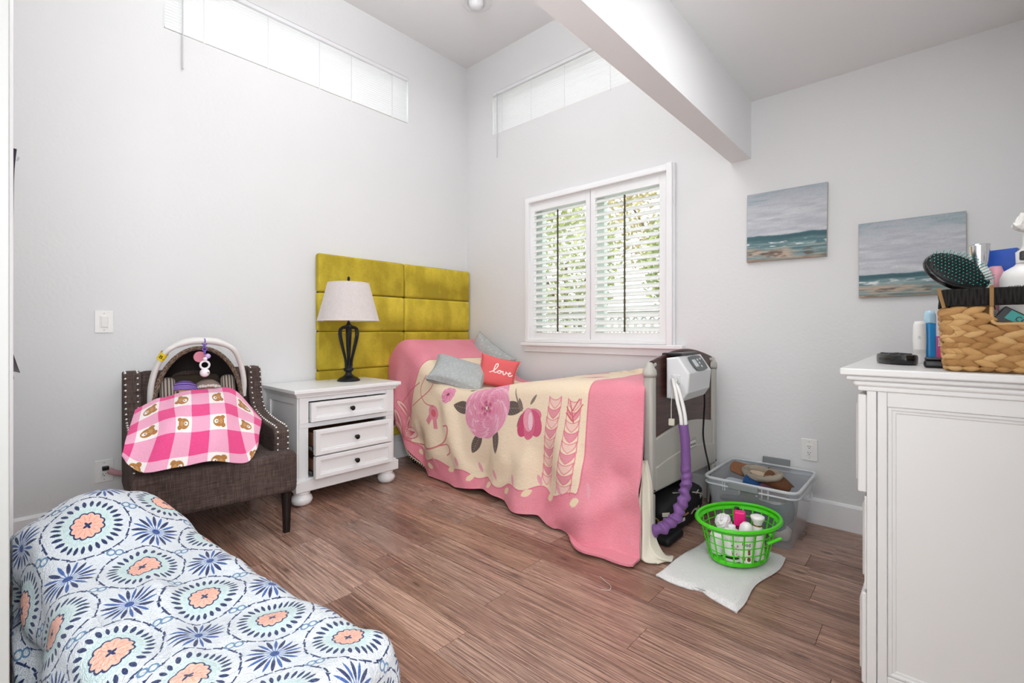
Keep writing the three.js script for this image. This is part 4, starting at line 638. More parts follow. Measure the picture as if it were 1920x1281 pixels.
// pink checked baby blanket over the car seat
{
  const tex = canvasTex(1024, 768, (g, w, h) => {
    const n = 8, m = 6, cw = w / n, ch = h / m;
    for (let i = 0; i < n; i++) for (let j = 0; j < m; j++) {
      const hot = i % 2 === 0 && j % 2 === 0, white = i % 2 === 1 && j % 2 === 1; g.fillStyle = hot ? '#ee4f8e' : white ? '#fbf6f2' : '#f6aecb'; g.fillRect(i * cw, j * ch, cw + 1, ch + 1);
      if (white) {                                                        // a plain brown bear head, turned this way and that
        g.save(); g.translate((i + 0.5) * cw, (j + 0.5) * ch); g.rotate((i % 4 === 1 ? 1 : -1) * 1.35 + (hash(i, j) - 0.5) * 0.5); const r = cw * 0.33;
        g.fillStyle = '#b27a40'; for (const s of [-1, 1]) { g.beginPath(); g.arc(s * r * 0.78, -r * 0.78, r * 0.42, 0, TAU); g.fill(); }
        g.beginPath(); g.ellipse(0, 0, r * 1.05, r * 0.98, 0, 0, TAU); g.fill(); g.fillStyle = '#c8955c'; g.beginPath(); g.ellipse(0, -r * 0.2, r * 0.6, r * 0.5, 0, 0, TAU); g.fill();
        g.fillStyle = '#faf3ea'; g.beginPath(); g.ellipse(0, r * 0.45, r * 0.42, r * 0.34, 0, 0, TAU); g.fill(); g.fillStyle = '#54473e'; g.beginPath(); g.ellipse(0, r * 0.34, r * 0.15, r * 0.12, 0, 0, TAU); g.fill(); for (const s of [-1, 1]) { g.beginPath(); g.arc(s * r * 0.38, -r * 0.12, r * 0.09, 0, TAU); g.fill(); } g.restore();
      }
    }
    for (let i = 0; i < 30000; i++) { g.fillStyle = hash(i, 3) > 0.5 ? 'rgba(255,255,255,0.07)' : 'rgba(190,60,110,0.04)'; g.fillRect(hash(i, 1) * w, hash(i, 2) * h, 3, 3); }
  }, true);
  const f = grid3([
    [[0.60, 0.735, 2.775], [0.57, 0.775, 2.67], [0.555, 0.800, 2.555], [0.555, 0.806, 2.425], [0.575, 0.785, 2.323], [0.68, 0.628, 2.223]],
    [[0.73, 0.668, 2.817], [0.74, 0.725, 2.707], [0.76, 0.745, 2.602], [0.76, 0.745, 2.472], [0.74, 0.712, 2.365], [0.74, 0.617, 2.240]],
    [[0.82, 0.612, 2.850], [0.87, 0.652, 2.73], [0.89, 0.660, 2.63], [0.89, 0.650, 2.506], [0.87, 0.625, 2.39], [0.84, 0.569, 2.288]],
    [[0.86, 0.572, 2.868], [0.925, 0.488, 2.795], [0.945, 0.500, 2.662], [0.945, 0.490, 2.531], [0.925, 0.456, 2.365], [0.88, 0.525, 2.307]],
  ]);
  solo('baby_blanket', sheet((u, v) => { const p = f(u, v), k = 0.007 * Math.sin(u * 19 + v * 3) * (0.4 + v) + 0.008 * (fbm(u * 7, v * 6, 3) - 0.5) + 0.014 * Math.exp(-((u - 0.17 - 0.1 * v) ** 2) / 0.003) * (1 - v); p[0] += k; p[1] += k * 0.7; return p; }, 90, 60, 0.006, (u, v) => [(u * 8.2 + 0.4) / 8, 1 - (v * 5.2 + 0.35) / 6]), M('#ffffff', 0.95, { map: tex, bumpMap: rep(pileBump, 3), bumpScale: 0.0025, sheen: 0.25, sheenColor: new THREE.Color('#ffe0ea') }), 'pink gingham baby blanket printed with bear faces over car seat', 'blanket');
}
// ================================================================ low lounge chair under the printed throw, nearest the camera
{
  const AX = 1.45, AZ = 3.12, e1 = [0.902, -0.431], e2 = [0.431, 0.902], W = (a, b, y) => [AX + e1[0] * a + e2[0] * b, y, AZ + e1[1] * a + e2[1] * b];
  const turn = Math.atan2(0.431, 0.902);                                 // local x along e1, z along e2
  const r = thing('lounge_chair', 'low beige lounge chair hidden under the medallion throw', 'chair', [AX, 0, AZ], turn);
  const bm = M('#b9b2a2', 0.9, { bumpMap: rep(weaveBump, 6), bumpScale: 0.001 }), gm = M('#8e9092', 0.9), bk = M('#141416', 0.6);
  part('seat', boxUV(bb(0.36, 1.10, 0.16, 0.352, -0.02, 0.235, 0.05)), bm, r);
  part('back_bolster', boxUV(bb(0.02, 0.26, 0.16, 0.50, -0.13, 0.03, 0.06)), gm, r);
  part('frame', [bb(0.30, 1.08, 0.10, 0.17, -0.01, 0.20, 0.01), bb(0.03, 0.40, 0.10, 0.17, -0.12, 0.02, 0.01)], bk, r);
  for (const [x, z] of [[0.38, 0.0], [0.40, 0.18], [1.04, 0.02], [1.04, 0.18]]) part('leg', cyl(0.018, 0.022, 0.11, x, 0, z, 12), bk, r);
  // the throw
  const tex = canvasTex(1600, 1600, (g, w, h) => {
    g.fillStyle = '#d6dce1'; g.fillRect(0, 0, w, h); const P = 400, navy = '#1d2c57', blue = '#35589b';
    const drop = (r, L, wd, a, c) => { g.save(); g.rotate(a); g.translate(0, r); g.fillStyle = c; g.beginPath(); g.moveTo(0, -L / 2); g.bezierCurveTo(wd, -L * 0.25, wd, L * 0.3, 0, L / 2); g.bezierCurveTo(-wd, L * 0.3, -wd, -L * 0.25, 0, -L / 2); g.fill(); g.restore(); };
    const medallion = (x, y) => {
      g.save(); g.translate(x, y);
      g.fillStyle = '#cfdede'; g.beginPath(); g.arc(0, 0, 128, 0, TAU); g.fill();
      g.fillStyle = '#d6dce1'; g.beginPath(); g.arc(0, 0, 84, 0, TAU); g.fill();
      g.fillStyle = '#c6dcdc'; g.beginPath(); g.arc(0, 0, 92, 0, TAU); g.fill();
      for (let i = 0; i < 28; i++) drop(121, 42, 10, i / 28 * TAU, navy);
      g.fillStyle = '#f3b9a4'; g.strokeStyle = navy; g.lineWidth = 6; g.beginPath(); for (let i = 0; i <= 120; i++) { const a = i / 120 * TAU, rr_ = 58 + 9 * Math.abs(Math.sin(a * 6)); const q = [Math.cos(a) * rr_, Math.sin(a) * rr_]; i ? g.lineTo(...q) : g.moveTo(...q); } g.closePath(); g.fill(); g.stroke();
      g.strokeStyle = 'rgba(226,140,116,0.5)'; g.lineWidth = 5; for (let i = 0; i < 12; i++) { const a = (i + 0.5) / 12 * TAU; g.beginPath(); g.moveTo(Math.cos(a) * 22, Math.sin(a) * 22); g.lineTo(Math.cos(a) * 52, Math.sin(a) * 52); g.stroke(); }
      for (let i = 0; i < 4; i++) drop(9, 22, 7, i / 4 * TAU, navy);
      g.strokeStyle = navy; for (let i = 0; i < 32; i++) { const a = i / 32 * TAU, b = (i + 0.8) / 32 * TAU; g.lineWidth = i % 2 ? 5 : 7; g.beginPath(); g.arc(0, 0, 172 + 3 * Math.sin(i * 2), a, b); g.stroke(); if (i % 2) { g.save(); g.rotate(a); g.fillStyle = navy; g.beginPath(); g.moveTo(166, -9); g.lineTo(182, 0); g.lineTo(166, 9); g.fill(); g.restore(); } }
      g.restore();
    };
    const star = (x, y) => { g.save(); g.translate(x, y); for (let i = 0; i < 18; i++) { drop(66, 74, i % 2 ? 8 : 10, i / 18 * TAU, i % 2 ? blue : navy); drop(28, 34, 3, i / 18 * TAU, '#5e7db5'); } g.fillStyle = '#2c4a8b'; g.beginPath(); g.arc(0, 0, 17, 0, TAU); g.fill(); g.restore(); };
    const dot = (x, y) => { g.strokeStyle = '#5f86a8'; g.lineWidth = 7; g.beginPath(); g.arc(x, y, 15, 0, TAU); g.stroke(); };
    for (let i = -1; i <= 4; i++) for (let j = -1; j <= 4; j++) { const x = i * P, y = j * P; medallion(x + 200, y + 200); star(x, y); for (const [a, b] of [[190, 12], [214, -6], [12, 190], [-8, 214]]) dot(x + a, y + b); }
    for (let i = 0; i < 60000; i++) { g.fillStyle = hash(i, 3) > 0.45 ? 'rgba(240,244,247,0.10)' : 'rgba(60,80,120,0.04)'; g.fillRect(hash(i, 1) * w, hash(i, 2) * h, 4, 4); }
  }, true);
  const A0 = -0.02, A1 = 1.185, B0 = -0.17, B1 = 0.265;
  const hgt = (a, b) => 0.380 + 0.185 * Math.exp(-(((a - 0.10) / 0.20) ** 2) - ((b + 0.04) / 0.24) ** 2) + 0.05 * Math.exp(-(((a - 0.35) / 0.3) ** 2)) + 0.03 * (fbm(a * 4, b * 5 + 2, 3) - 0.5) * 2 + 0.016 * Math.exp(-(((b - 0.05 - (a - 0.5) * 0.5) / 0.03) ** 2)) * smooth(0.25, 0.5, a) * smooth(1.1, 0.8, a);
  const pts = (u, v) => {
    const p = lerp(A0 - 0.24, A1 + 0.36, u), q = lerp(B0 - 0.30, B1 + 0.40, v);
    const b1 = lerp(0.07, B1, smooth(0.05, 0.75, p)), b0 = lerp(-0.16, 0.02, clamp((p - 0.3) / 0.85, 0, 1)), a = clamp(p, A0, A1), b = clamp(q, b0, b1), dx = p - a, dz = q - b, d = Math.hypot(dx, dz);
    let x = a, z = b, y = hgt(a, b);
    if (d > 0) {
      const nx = dx / d, nz = dz / d, R = 0.055, th = Math.min(d / R, Math.PI / 2 * 0.96), rest = Math.max(0, d - R * th), side = Math.atan2(dz, dx);
      const fold = Math.sin(p * 22 + q * 9) * 0.5 + Math.sin(p * 9 - q * 31 + 1) * 0.5, away = R * Math.sin(th) + rest * 0.12 + 0.05 * fold * smooth(0.05, 0.3, d);
      x += nx * away; z += nz * away; y -= R * (1 - Math.cos(th)) + rest * 0.985; y = Math.max(y, 0.012 + 0.006 * fold + 0.006);
    } else y += 0.012 * Math.sin(p * 13 + q * 17) * smooth(0.2, 0.6, p) * (fbm(p * 3, q * 3) - 0.2);
    const P = W(x, z, y); P[2] = Math.min(P[2], 3.208 - 0.004 * (0.5 + 0.5 * Math.sin(p * 30)) ); return P;
  };
  solo('throw_blanket', sheet((u, v) => pts(u, v), 200, 130, 0.010, (u, v) => [lerp(A0 - 0.24, A1 + 0.36, u) / 0.92 + 0.13, -lerp(B0 - 0.30, B1 + 0.40, v) / 0.92 + 0.42]), M('#ffffff', 0.95, { map: tex, bumpMap: rep(pileBump, 5), bumpScale: 0.006, sheen: 0.4, sheenRoughness: 0.7, sheenColor: new THREE.Color('#ffffff') }), 'white plush throw printed with navy and peach medallions, nearest the camera', 'throw');
}
// ================================================================ floor group by the foot of the bed
// folded white bath mat
{
  const C = [[2.612, 1.20], [2.975, 1.245], [3.03, 0.60], [2.66, 0.62]];
  const f = (u, v) => {
    let x = lerp(lerp(C[0][0], C[1][0], u), lerp(C[3][0], C[2][0], u), v), z = lerp(lerp(C[0][1], C[1][1], u), lerp(C[3][1], C[2][1], u), v);
    x += 0.012 * Math.sin(v * 9 + 1) * (u > 0.5 ? 1 : 0.5); z += 0.010 * Math.sin(u * 8);
    const cleft = Math.exp(-((u - 0.55 + 0.1 * v) ** 2) / 0.004) * (1 - smooth(0.0, 0.55, v)), e = Math.pow(Math.min(u, 1 - u, v, 1 - v) * 2, 0.0);
    const ed = smooth(0, 0.05, u) * smooth(0, 0.05, 1 - u) * smooth(0, 0.04, v) * smooth(0, 0.04, 1 - v);
    return [x, 0.008 + ed * (0.016 + 0.006 * (fbm(u * 5, v * 7, 3) - 0.5) - 0.007 * cleft), z + 0.02 * cleft * (v < 0.02 ? -1 : 0)];
  };
  solo('bath_mat', sheet((u, v) => f(u, v), 50, 70, 0.0075).translate(0, 0, 0), M('#efefec', 1, { bumpMap: rep(pileBump, 2, 3), bumpScale: 0.006 }), 'folded white terry bath mat lying on the wood floor', 'mat');
}
// green plastic basket
const GB = [2.857, 0.034, 0.80], GT = -0.28;
{
  const b = thing('plastic_basket', 'bright green plastic basket with open grid sides on mat', 'basket', GB, GT), gm = M('#4fd31f', 0.3, { specularIntensity: 0.8 });
  const ell = (a, y) => { const k = y / 0.185; return V(Math.cos(a) * lerp(0.117, 0.156, k), y, Math.sin(a) * lerp(0.155, 0.208, k)); };
  const ring = (y, r, w) => tube(Array.from({ length: 48 }, (_, i) => ell(i / 48 * TAU, y)), r, 96, 6, true);
  part('base', [lathe([[0, 0], [0.98, 0], [1, 0.004], [1, 0.02], [0.96, 0.02], [0.96, 0.006], [0, 0.006]], 48).scale(0.119, 1, 0.157)], gm, b);
  for (const y of [0.056, 0.095, 0.134]) part('ring', ring(y, 0.0026), gm, b);
  const prof = sheet((u, v) => { const e = ell(u * TAU, 0.165 + 0.022 * v), n = V(Math.cos(u * TAU), 0, Math.sin(u * TAU)), o = [0, 0.006, 0.016, 0.02][Math.round(v * 3)]; return [e.x + n.x * o, e.y, e.z + n.z * o]; }, 72, 3, 0.0035); part('rim', [prof, tube(Array.from({ length: 48 }, (_, i) => ell(i / 48 * TAU, 0.187).add(V(Math.cos(i / 48 * TAU) * 0.012, 0, Math.sin(i / 48 * TAU) * 0.012))), 0.0085, 96, 8, true)], gm, b);
  const NR = 22; for (let i = 0; i < NR; i++) { const a = (i + 0.5) / NR * TAU, p0 = ell(a, 0.012), p1 = ell(a, 0.172), d = p1.clone().sub(p0), g = bx(0.0065, d.length(), 0.0035); g.applyMatrix4(new THREE.Matrix4().makeBasis(V(-Math.sin(a), 0, Math.cos(a)).normalize(), d.clone().normalize(), V(-Math.sin(a), 0, Math.cos(a)).cross(d).normalize())); const m = p0.add(p1).multiplyScalar(0.5); part('rib', g.translate(m.x, m.y, m.z), gm, b); }
  part('handle', [at(bx(0.016, 0.010, 0.07, 0, 0, 0, 0.004), 0.195, 0.150, 0.035, 0.35, -0.5), new THREE.SphereGeometry(0.009, 12, 8).translate(0.166, 0.165, 0.015)], gm, b);
}
const patch = (r, y0, y1, mid, wide, draw, w = 256, h = 256) => mesh('label_print', new THREE.CylinderGeometry(r, r, y1 - y0, 24, 1, true, mid - wide / 2, wide).translate(0, (y0 + y1) / 2, 0), M('#ffffff', 0.4, { map: canvasTex(w, h, draw) }));
const bottle = (name, label, pos, profile, mat, capProfile, capMat, extra, group) => { const t = thing(name, label, 'bottle', pos, 0, group); part('body', lathe(profile, 28), mat, t); if (capProfile) part('cap', lathe(capProfile, 28), capMat, t); if (extra) extra(t); return t; };
const cylPos = (x, z) => [GB[0] + x * Math.cos(GT) + z * Math.sin(GT), GB[1] + 0.0075, GB[2] - x * Math.sin(GT) + z * Math.cos(GT)];
{
  const white = M('#f5f4f0', 0.3);
  const floral = (g, w, h) => { g.fillStyle = '#f4f3ef'; g.fillRect(0, 0, w, h); g.fillStyle = '#2f2a2b'; g.font = '34px serif'; g.fillText('F L O R A', 46, 52); g.fillRect(16, 206, 224, 38); for (let i = 0; i < 16; i++) { g.fillStyle = ['#d6729a', '#e8a7bf', '#4c3b41'][i % 3]; g.beginPath(); g.arc(130 + hash(i, 4) * 96, 84 + hash(i, 5) * 104, 4 + 8 * hash(i, 6), 0, TAU); g.fill(); } };
  const mod = (g, w, h) => { g.fillStyle = '#f6f5f1'; g.fillRect(0, 0, w, h); g.fillStyle = '#33302c'; g.font = 'bold 58px sans-serif'; g.fillText('mod', 66, 60); g.fillStyle = '#8d5a3f'; g.fillRect(150, 96, 34, 62); g.fillStyle = '#9b8a2f'; g.beginPath(); g.arc(92, 212, 26, 0, TAU); g.fill(); g.fillStyle = '#7d4a33'; g.beginPath(); g.arc(164, 212, 26, 0, TAU); g.fill(); };
  bottle('lotion_bottle', 'white lotion bottle with flower print in green basket', cylPos(0.02, 0.085), [[0, 0], [0.036, 0], [0.038, 0.006], [0.038, 0.125], [0.032, 0.142], [0.016, 0.148], [0, 0.148]], white, [[0.017, 0.148], [0.017, 0.165], [0, 0.167]], white, (t) => t.add(patch(0.0384, 0.012, 0.12, 0.28, 2.4, floral)));
  bottle('lotion_bottle', 'white bottle with rounded top lettered mod in green basket', cylPos(0.075, 0.055), [[0, 0], [0.031, 0], [0.033, 0.006], [0.033, 0.115], [0.0325, 0.15], [0.027, 0.175], [0.015, 0.188], [0, 0.19]], white, null, null, (t) => t.add(patch(0.0334, 0.012, 0.112, 0.28, 2.4, mod)));
  bottle('cream_jar', 'white flask with flared cap and gold ring in basket', cylPos(0.085, -0.02), [[0, 0], [0.028, 0], [0.03, 0.005], [0.03, 0.13], [0.02, 0.155], [0.019, 0.162], [0, 0.162]], white, [[0.019, 0.168], [0.021, 0.178], [0.03, 0.196], [0.031, 0.206], [0.02, 0.211], [0, 0.211]], white, (t) => part('gold_ring', cyl(0.0195, 0.0195, 0.006, 0, 0.162, 0, 24), M('#b48b3c', 0.25, { metalness: 0.9 }), t));
  { const t = thing('shampoo_bottle', 'bottle with hot pink cap standing in green basket', 'bottle', cylPos(0.01, 0.005), 0.3); part('body', bb(-0.022, 0.022, 0, 0.14, -0.016, 0.016, 0.01), M('#7a1220', 0.35), t); part('cap', [bb(-0.026, 0.026, 0.14, 0.212, -0.021, 0.021, 0.008)], M('#ef0b7d', 0.35), t); }
  { const t = thing('spray_bottle', 'small black bottle with narrow pump in green basket', 'bottle', cylPos(-0.03, -0.035)); part('body', lathe([[0, 0], [0.021, 0], [0.022, 0.004], [0.022, 0.13], [0.012, 0.142], [0.012, 0.15], [0, 0.15]], 22), M('#1a191b', 0.3), t); part('pump', [cyl(0.007, 0.007, 0.04, 0, 0.15, 0, 12), cyl(0.013, 0.012, 0.022, 0, 0.188, 0, 16), at(bx(0.008, 0.012, 0.03, 0, 0, 0, 0.002), 0, 0.203, 0.012)], M('#232124', 0.35), t); }
  solo('tissue_wad', (() => { const g = new THREE.IcosahedronGeometry(0.042, 5), p = g.attributes.position; for (let i = 0; i < p.count; i++) { const v = V(p.getX(i), p.getY(i), p.getZ(i)), k = 0.82 + 0.36 * Math.abs(fbm(v.x * 60 + 5, v.y * 60 + v.z * 45, 3) - 0.5) * 2; p.setXYZ(i, v.x * k, v.y * k, v.z * k); } g.computeVertexNormals(); const q = cylPos(-0.06, 0.03); return g.translate(q[0], q[1] + 0.14, q[2]); })(), M('#f1f0f0', 0.8), 'crumpled white tissue on top inside the green basket', 'tissue');
  bottle('powder_bottle', 'tall plain white bottle under the tissue in basket', cylPos(-0.06, 0.075), [[0, 0], [0.034, 0], [0.036, 0.005], [0.036, 0.085], [0.03, 0.097], [0, 0.098]], M('#f3f0ef', 0.35));
  { const t = thing('wipes_pack', 'pale printed packet standing at left inside green basket', 'packet', cylPos(-0.085, -0.01), 0.2); part('pack', bb(-0.012, 0.012, 0, 0.11, -0.05, 0.05, 0.008), M('#e9e6ea', 0.5), t); part('print', bb(0.0121, 0.0127, 0.02, 0.09, -0.036, 0.036), M('#a9c7c4', 0.5), t); }
}
// clear storage bin
const BN = { x0: 2.602, x1: 3.062, z0: 0.045, z1: 0.555, bx0: 2.655, bx1: 3.02, bz0: 0.085, bz1: 0.50, h: 0.31 };
{
  const b = thing('storage_bin', 'clear plastic storage bin with grey latches full of slippers', 'bin', [0, 0.001, 0]);
  const clear = new THREE.MeshPhysicalMaterial({ color: '#f4f6f8', roughness: 0.25, transmission: 0.88, thickness: 0, ior: 1.45 });
  const edgeM = new THREE.MeshPhysicalMaterial({ color: '#eef1f3', roughness: 0.4, transmission: 0.45, thickness: 0 });
  const ringPts = (y) => { const k = y / BN.h, x0 = lerp(BN.bx0, BN.x0, k), x1 = lerp(BN.bx1, BN.x1, k), z0 = lerp(BN.bz0, BN.z0, k), z1 = lerp(BN.bz1, BN.z1, k), r = 0.045, o = []; for (const [cx, cz, a0] of [[x1 - r, z1 - r, 0], [x0 + r, z1 - r, 1], [x0 + r, z0 + r, 2], [x1 - r, z0 + r, 3]]) for (let i = 0; i <= 6; i++) { const a = (a0 + i / 6) * Math.PI / 2; o.push([cx + Math.cos(a) * r, y, cz + Math.sin(a) * r]); } o.push(o[0]); return o; };
  const R = [0, 0.08, 0.16, 0.25, BN.h].map(ringPts), n = R[0].length - 1;
  part('wall', sheet((u, v) => { const a = Math.round(u * n), j = Math.round(v * 4); return R[j][a]; }, n, 4, 0.0022), clear, b);
  part('bottom', bb(BN.bx0 + 0.004, BN.bx1 - 0.004, 0, 0.003, BN.bz0 + 0.004, BN.bz1 - 0.004, 0), clear, b);
  part('rim', tube(ringPts(BN.h).slice(0, -1), 0.0085, 150, 8, true), edgeM, b); part('rim_lip', tube(ringPts(BN.h - 0.03).slice(0, -1).map(([x, y, z]) => [x + (x - 2.83) * 0.03, y, z + (z - 0.3) * 0.03]), 0.005, 150, 6, true), edgeM, b);
  const gm = M('#8d9192', 0.5);
  part('latch', [bb(2.735, 2.885, BN.h - 0.035, BN.h + 0.002, BN.z1 - 0.002, BN.z1 + 0.016, 0.005)], gm, b); part('latch', [at(bx(0.15, 0.05, 0.012, 0, 0, 0, 0.004), 2.85, BN.h + 0.02, BN.z0 - 0.008, -0.25)], M('#777b7d', 0.5), b);
  for (const x of [2.705, 2.715, 2.90, 2.93]) part('rib', bb(x - 0.002, x + 0.002, BN.h - 0.055, BN.h, BN.z1 - 0.012, BN.z1 + 0.004), edgeM, b);
  part('side_handle', tube([[3.045, 0.235, 0.36], [3.062, 0.225, 0.33], [3.066, 0.215, 0.27], [3.062, 0.225, 0.21], [3.045, 0.235, 0.18]], 0.007, 30, 8), edgeM, b);
}
// shoes in the bin
function sole(len, wid) { const s = new THREE.Shape(); s.moveTo(0, -wid * 0.36); s.bezierCurveTo(len * 0.3, -wid * 0.42, len * 0.5, -wid * 0.30, len * 0.72, -wid * 0.5); s.bezierCurveTo(len * 0.95, -wid * 0.55, len * 1.05, wid * 0.3, len * 0.8, wid * 0.48); s.bezierCurveTo(len * 0.5, wid * 0.5, len * 0.3, wid * 0.40, 0, wid * 0.36); s.bezierCurveTo(-len * 0.1, wid * 0.25, -len * 0.1, -wid * 0.25, 0, -wid * 0.36); return s; }
function slipper(name, label, pos, rot, colors, kind) {
  const t = thing(name, label, 'slipper', pos); t.rotation.set(...rot, 'YXZ'); const len = 0.235, wid = 0.095;
  part('sole', extr(sole(len, wid), 0.012, 0.004).rotateX(-Math.PI / 2), M(colors[0], 0.6), t);
  if (kind !== 'flat') part('upper', sheet((u, v) => { const a = Math.PI * u, x = lerp(0.10, len * 0.98, v), w = wid * 0.5 * Math.pow(Math.sin(Math.PI * clamp((1 - v) * 0.5 + 0.06, 0, 0.5)), 0.45); return [x, 0.014 + (0.058 - 0.03 * v) * Math.pow(Math.sin(a), 0.7) * (1 - 0.75 * v ** 3), Math.cos(a) * w]; }, 20, 16, 0.006), M(colors[1], 0.85, { bumpMap: rep(pileBump, 2), bumpScale: 0.003 }), t);
  if (kind === 'fleece') { const g = tube(Array.from({ length: 24 }, (_, i) => { const a = i / 24 * TAU; return V(0.07 + 0.098 * Math.cos(a), 0.042 + 0.024 * Math.max(0, Math.cos(a)), 0.05 * Math.sin(a)); }), 0.018, 90, 10, true), p = g.attributes.position; for (let i = 0; i < p.count; i++) { const k = 0.006 * (hash(i, 7) - 0.5); p.setXYZ(i, p.getX(i) + k, p.getY(i) + k, p.getZ(i) - k); } g.computeVertexNormals(); part('fleece_cuff', g, M('#d9cbb6', 1, { bumpMap: rep(pileBump, 8, 2), bumpScale: 0.008 }), t); part('insole', extr(sole(len * 0.9, wid * 0.85), 0.008).rotateX(-Math.PI / 2).translate(0.01, 0.03, 0), M('#c4b098', 1), t); }
  return t;
}
slipper('slipper', 'brown slipper with cream fleece cuff on top in bin', [2.77, 0.278, 0.27], [0.28, -0.30, -0.10], ['#5a3a25', '#6e4528'], 'fleece');
slipper('slipper', 'brown leather slipper leaning against back of the bin', [2.73, 0.262, 0.14], [0.15, -0.25, -0.16], ['#4a2f1f', '#73472b'], 'upper');
slipper('slipper', 'blue shoe with silver edge lying in clear bin', [2.66, 0.235, 0.31], [0.2, -0.12, -0.06], ['#b9c3cc', '#1f4f8a'], 'upper');
slipper('slipper', 'purple fuzzy slipper at front of the clear bin', [2.76, 0.215, 0.40], [0.1, -0.1, 0.0], ['#e6e0e2', '#5d2f48'], 'upper');
slipper('slipper', 'tan sandal standing on edge at back corner of bin', [2.655, 0.30, 0.20], [1.05, -0.42, -0.35], ['#8a5a38', '#a67247'], 'flat');
slipper('slipper', 'black shoe half hidden in the front of bin', [2.665, 0.17, 0.43], [0.0, 0.1, 0.05], ['#15151a', '#202026'], 'upper');
{ // things pressed against the clear wall further down
  const blob = (label, x, y, z, sx, sy, sz, c, cat = 'shoe') => solo('shoe', (() => { const g = new RoundedBoxGeometry(sx, sy, sz, 5, Math.min(sx, sy, sz) * 0.45), p = g.attributes.position; for (let i = 0; i < p.count; i++) { const k = 1 + 0.25 * (fbm(p.getX(i) * 20 + x * 40, p.getY(i) * 20 + p.getZ(i) * 14, 3) - 0.5); p.setXYZ(i, p.getX(i) * k, p.getY(i) * k, p.getZ(i) * k); } g.computeVertexNormals(); return g.translate(x, y, z); })(), M(c, 0.7), label, cat);
  blob('dark blue shoe pressed against the front of clear bin', 2.90, 0.115, 0.415, 0.17, 0.19, 0.07, '#2c4f66');
  blob('cream sole of a shoe at bottom corner of bin', 2.955, 0.045, 0.40, 0.10, 0.07, 0.10, '#d9cbbd');
  blob('dark purple slipper low inside the clear bin', 2.75, 0.10, 0.40, 0.16, 0.16, 0.09, '#4b4660');
  blob('teal shoe low at the back inside clear bin', 2.85, 0.10, 0.22, 0.28, 0.17, 0.20, '#3c5a60');
}
// black printed bag under the foot of the bed
{
  const t = thing('duffel_bag', 'black bag with cream and gold print under the bed foot', 'bag', [2.42, 0, 0.55]);
  const tex = canvasTex(1024, 512, (g, w, h) => { g.fillStyle = '#121113'; g.fillRect(0, 0, w, h); g.lineCap = 'butt';
    for (let i = 0; i < 16; i++) { const x = (i * 64 + 20) % w, y = 265 + 40 * Math.sin(i * 1.7); g.strokeStyle = i % 3 === 1 ? '#a8864a' : '#d9d2c2'; g.lineWidth = 17; g.beginPath(); g.arc(x, y, 26, hash(i, 1) * 4, hash(i, 1) * 4 + 3.4); g.stroke(); g.fillStyle = i % 4 ? '#d9d2c2' : '#b99a86'; if (i % 2) g.fillRect(x - 12, y - 90, 40, 30); if (i % 3 === 0) g.fillRect(x + 6, y + 44, 44, 22); } });
  const g = new THREE.SphereGeometry(1, 48, 32), p = g.attributes.position; for (let i = 0; i < p.count; i++) { const v = V(p.getX(i), p.getY(i), p.getZ(i)), k = Math.pow(Math.abs(v.x) ** 3.2 + Math.abs(v.y) ** 3.2 + Math.abs(v.z) ** 3.2, -1 / 3.2) * (1 + 0.10 * (fbm(v.x * 3 + 4, v.y * 3 + v.z * 2.5, 3) - 0.5)); p.setXYZ(i, v.x * k * 0.115, Math.max(v.y * k * 0.11, -0.105), v.z * k * 0.27); } g.computeVertexNormals();
  part('body', g.translate(0, 0.107, 0), M('#ffffff', 0.75, { map: tex }), t);
  part('piping', tube([[0.075, 0.20, 0.02], [0.105, 0.18, -0.08], [0.11, 0.15, -0.16], [0.09, 0.10, -0.23], [0.07, 0.05, -0.25]], 0.004, 30, 6), M('#cfcac0', 0.6), t); part('strap', tube([[0.05, 0.215, 0.12], [0.09, 0.19, 0.0], [0.10, 0.165, -0.06], [0.105, 0.185, -0.12]], 0.004, 30, 6), M('#bdb8ae', 0.6), t);
  solo('black_shoe', (() => { const q = new RoundedBoxGeometry(0.1, 0.045, 0.2, 4, 0.02); return q.translate(2.50, 0.0235, 0.80); })(), M('#101012', 0.6), 'flat black shoe on floor beside the bed foot leg', 'shoe');
}
solo('loose_thread', tube([[2.43, 0.003, 1.38], [2.47, 0.003, 1.40], [2.51, 0.003, 1.42], [2.52, 0.003, 1.455], [2.49, 0.003, 1.47]], 0.0011, 40, 5), M('#dcd8d0', 0.8), 'loose white thread lying on the wood floor by the bed', 'thread');
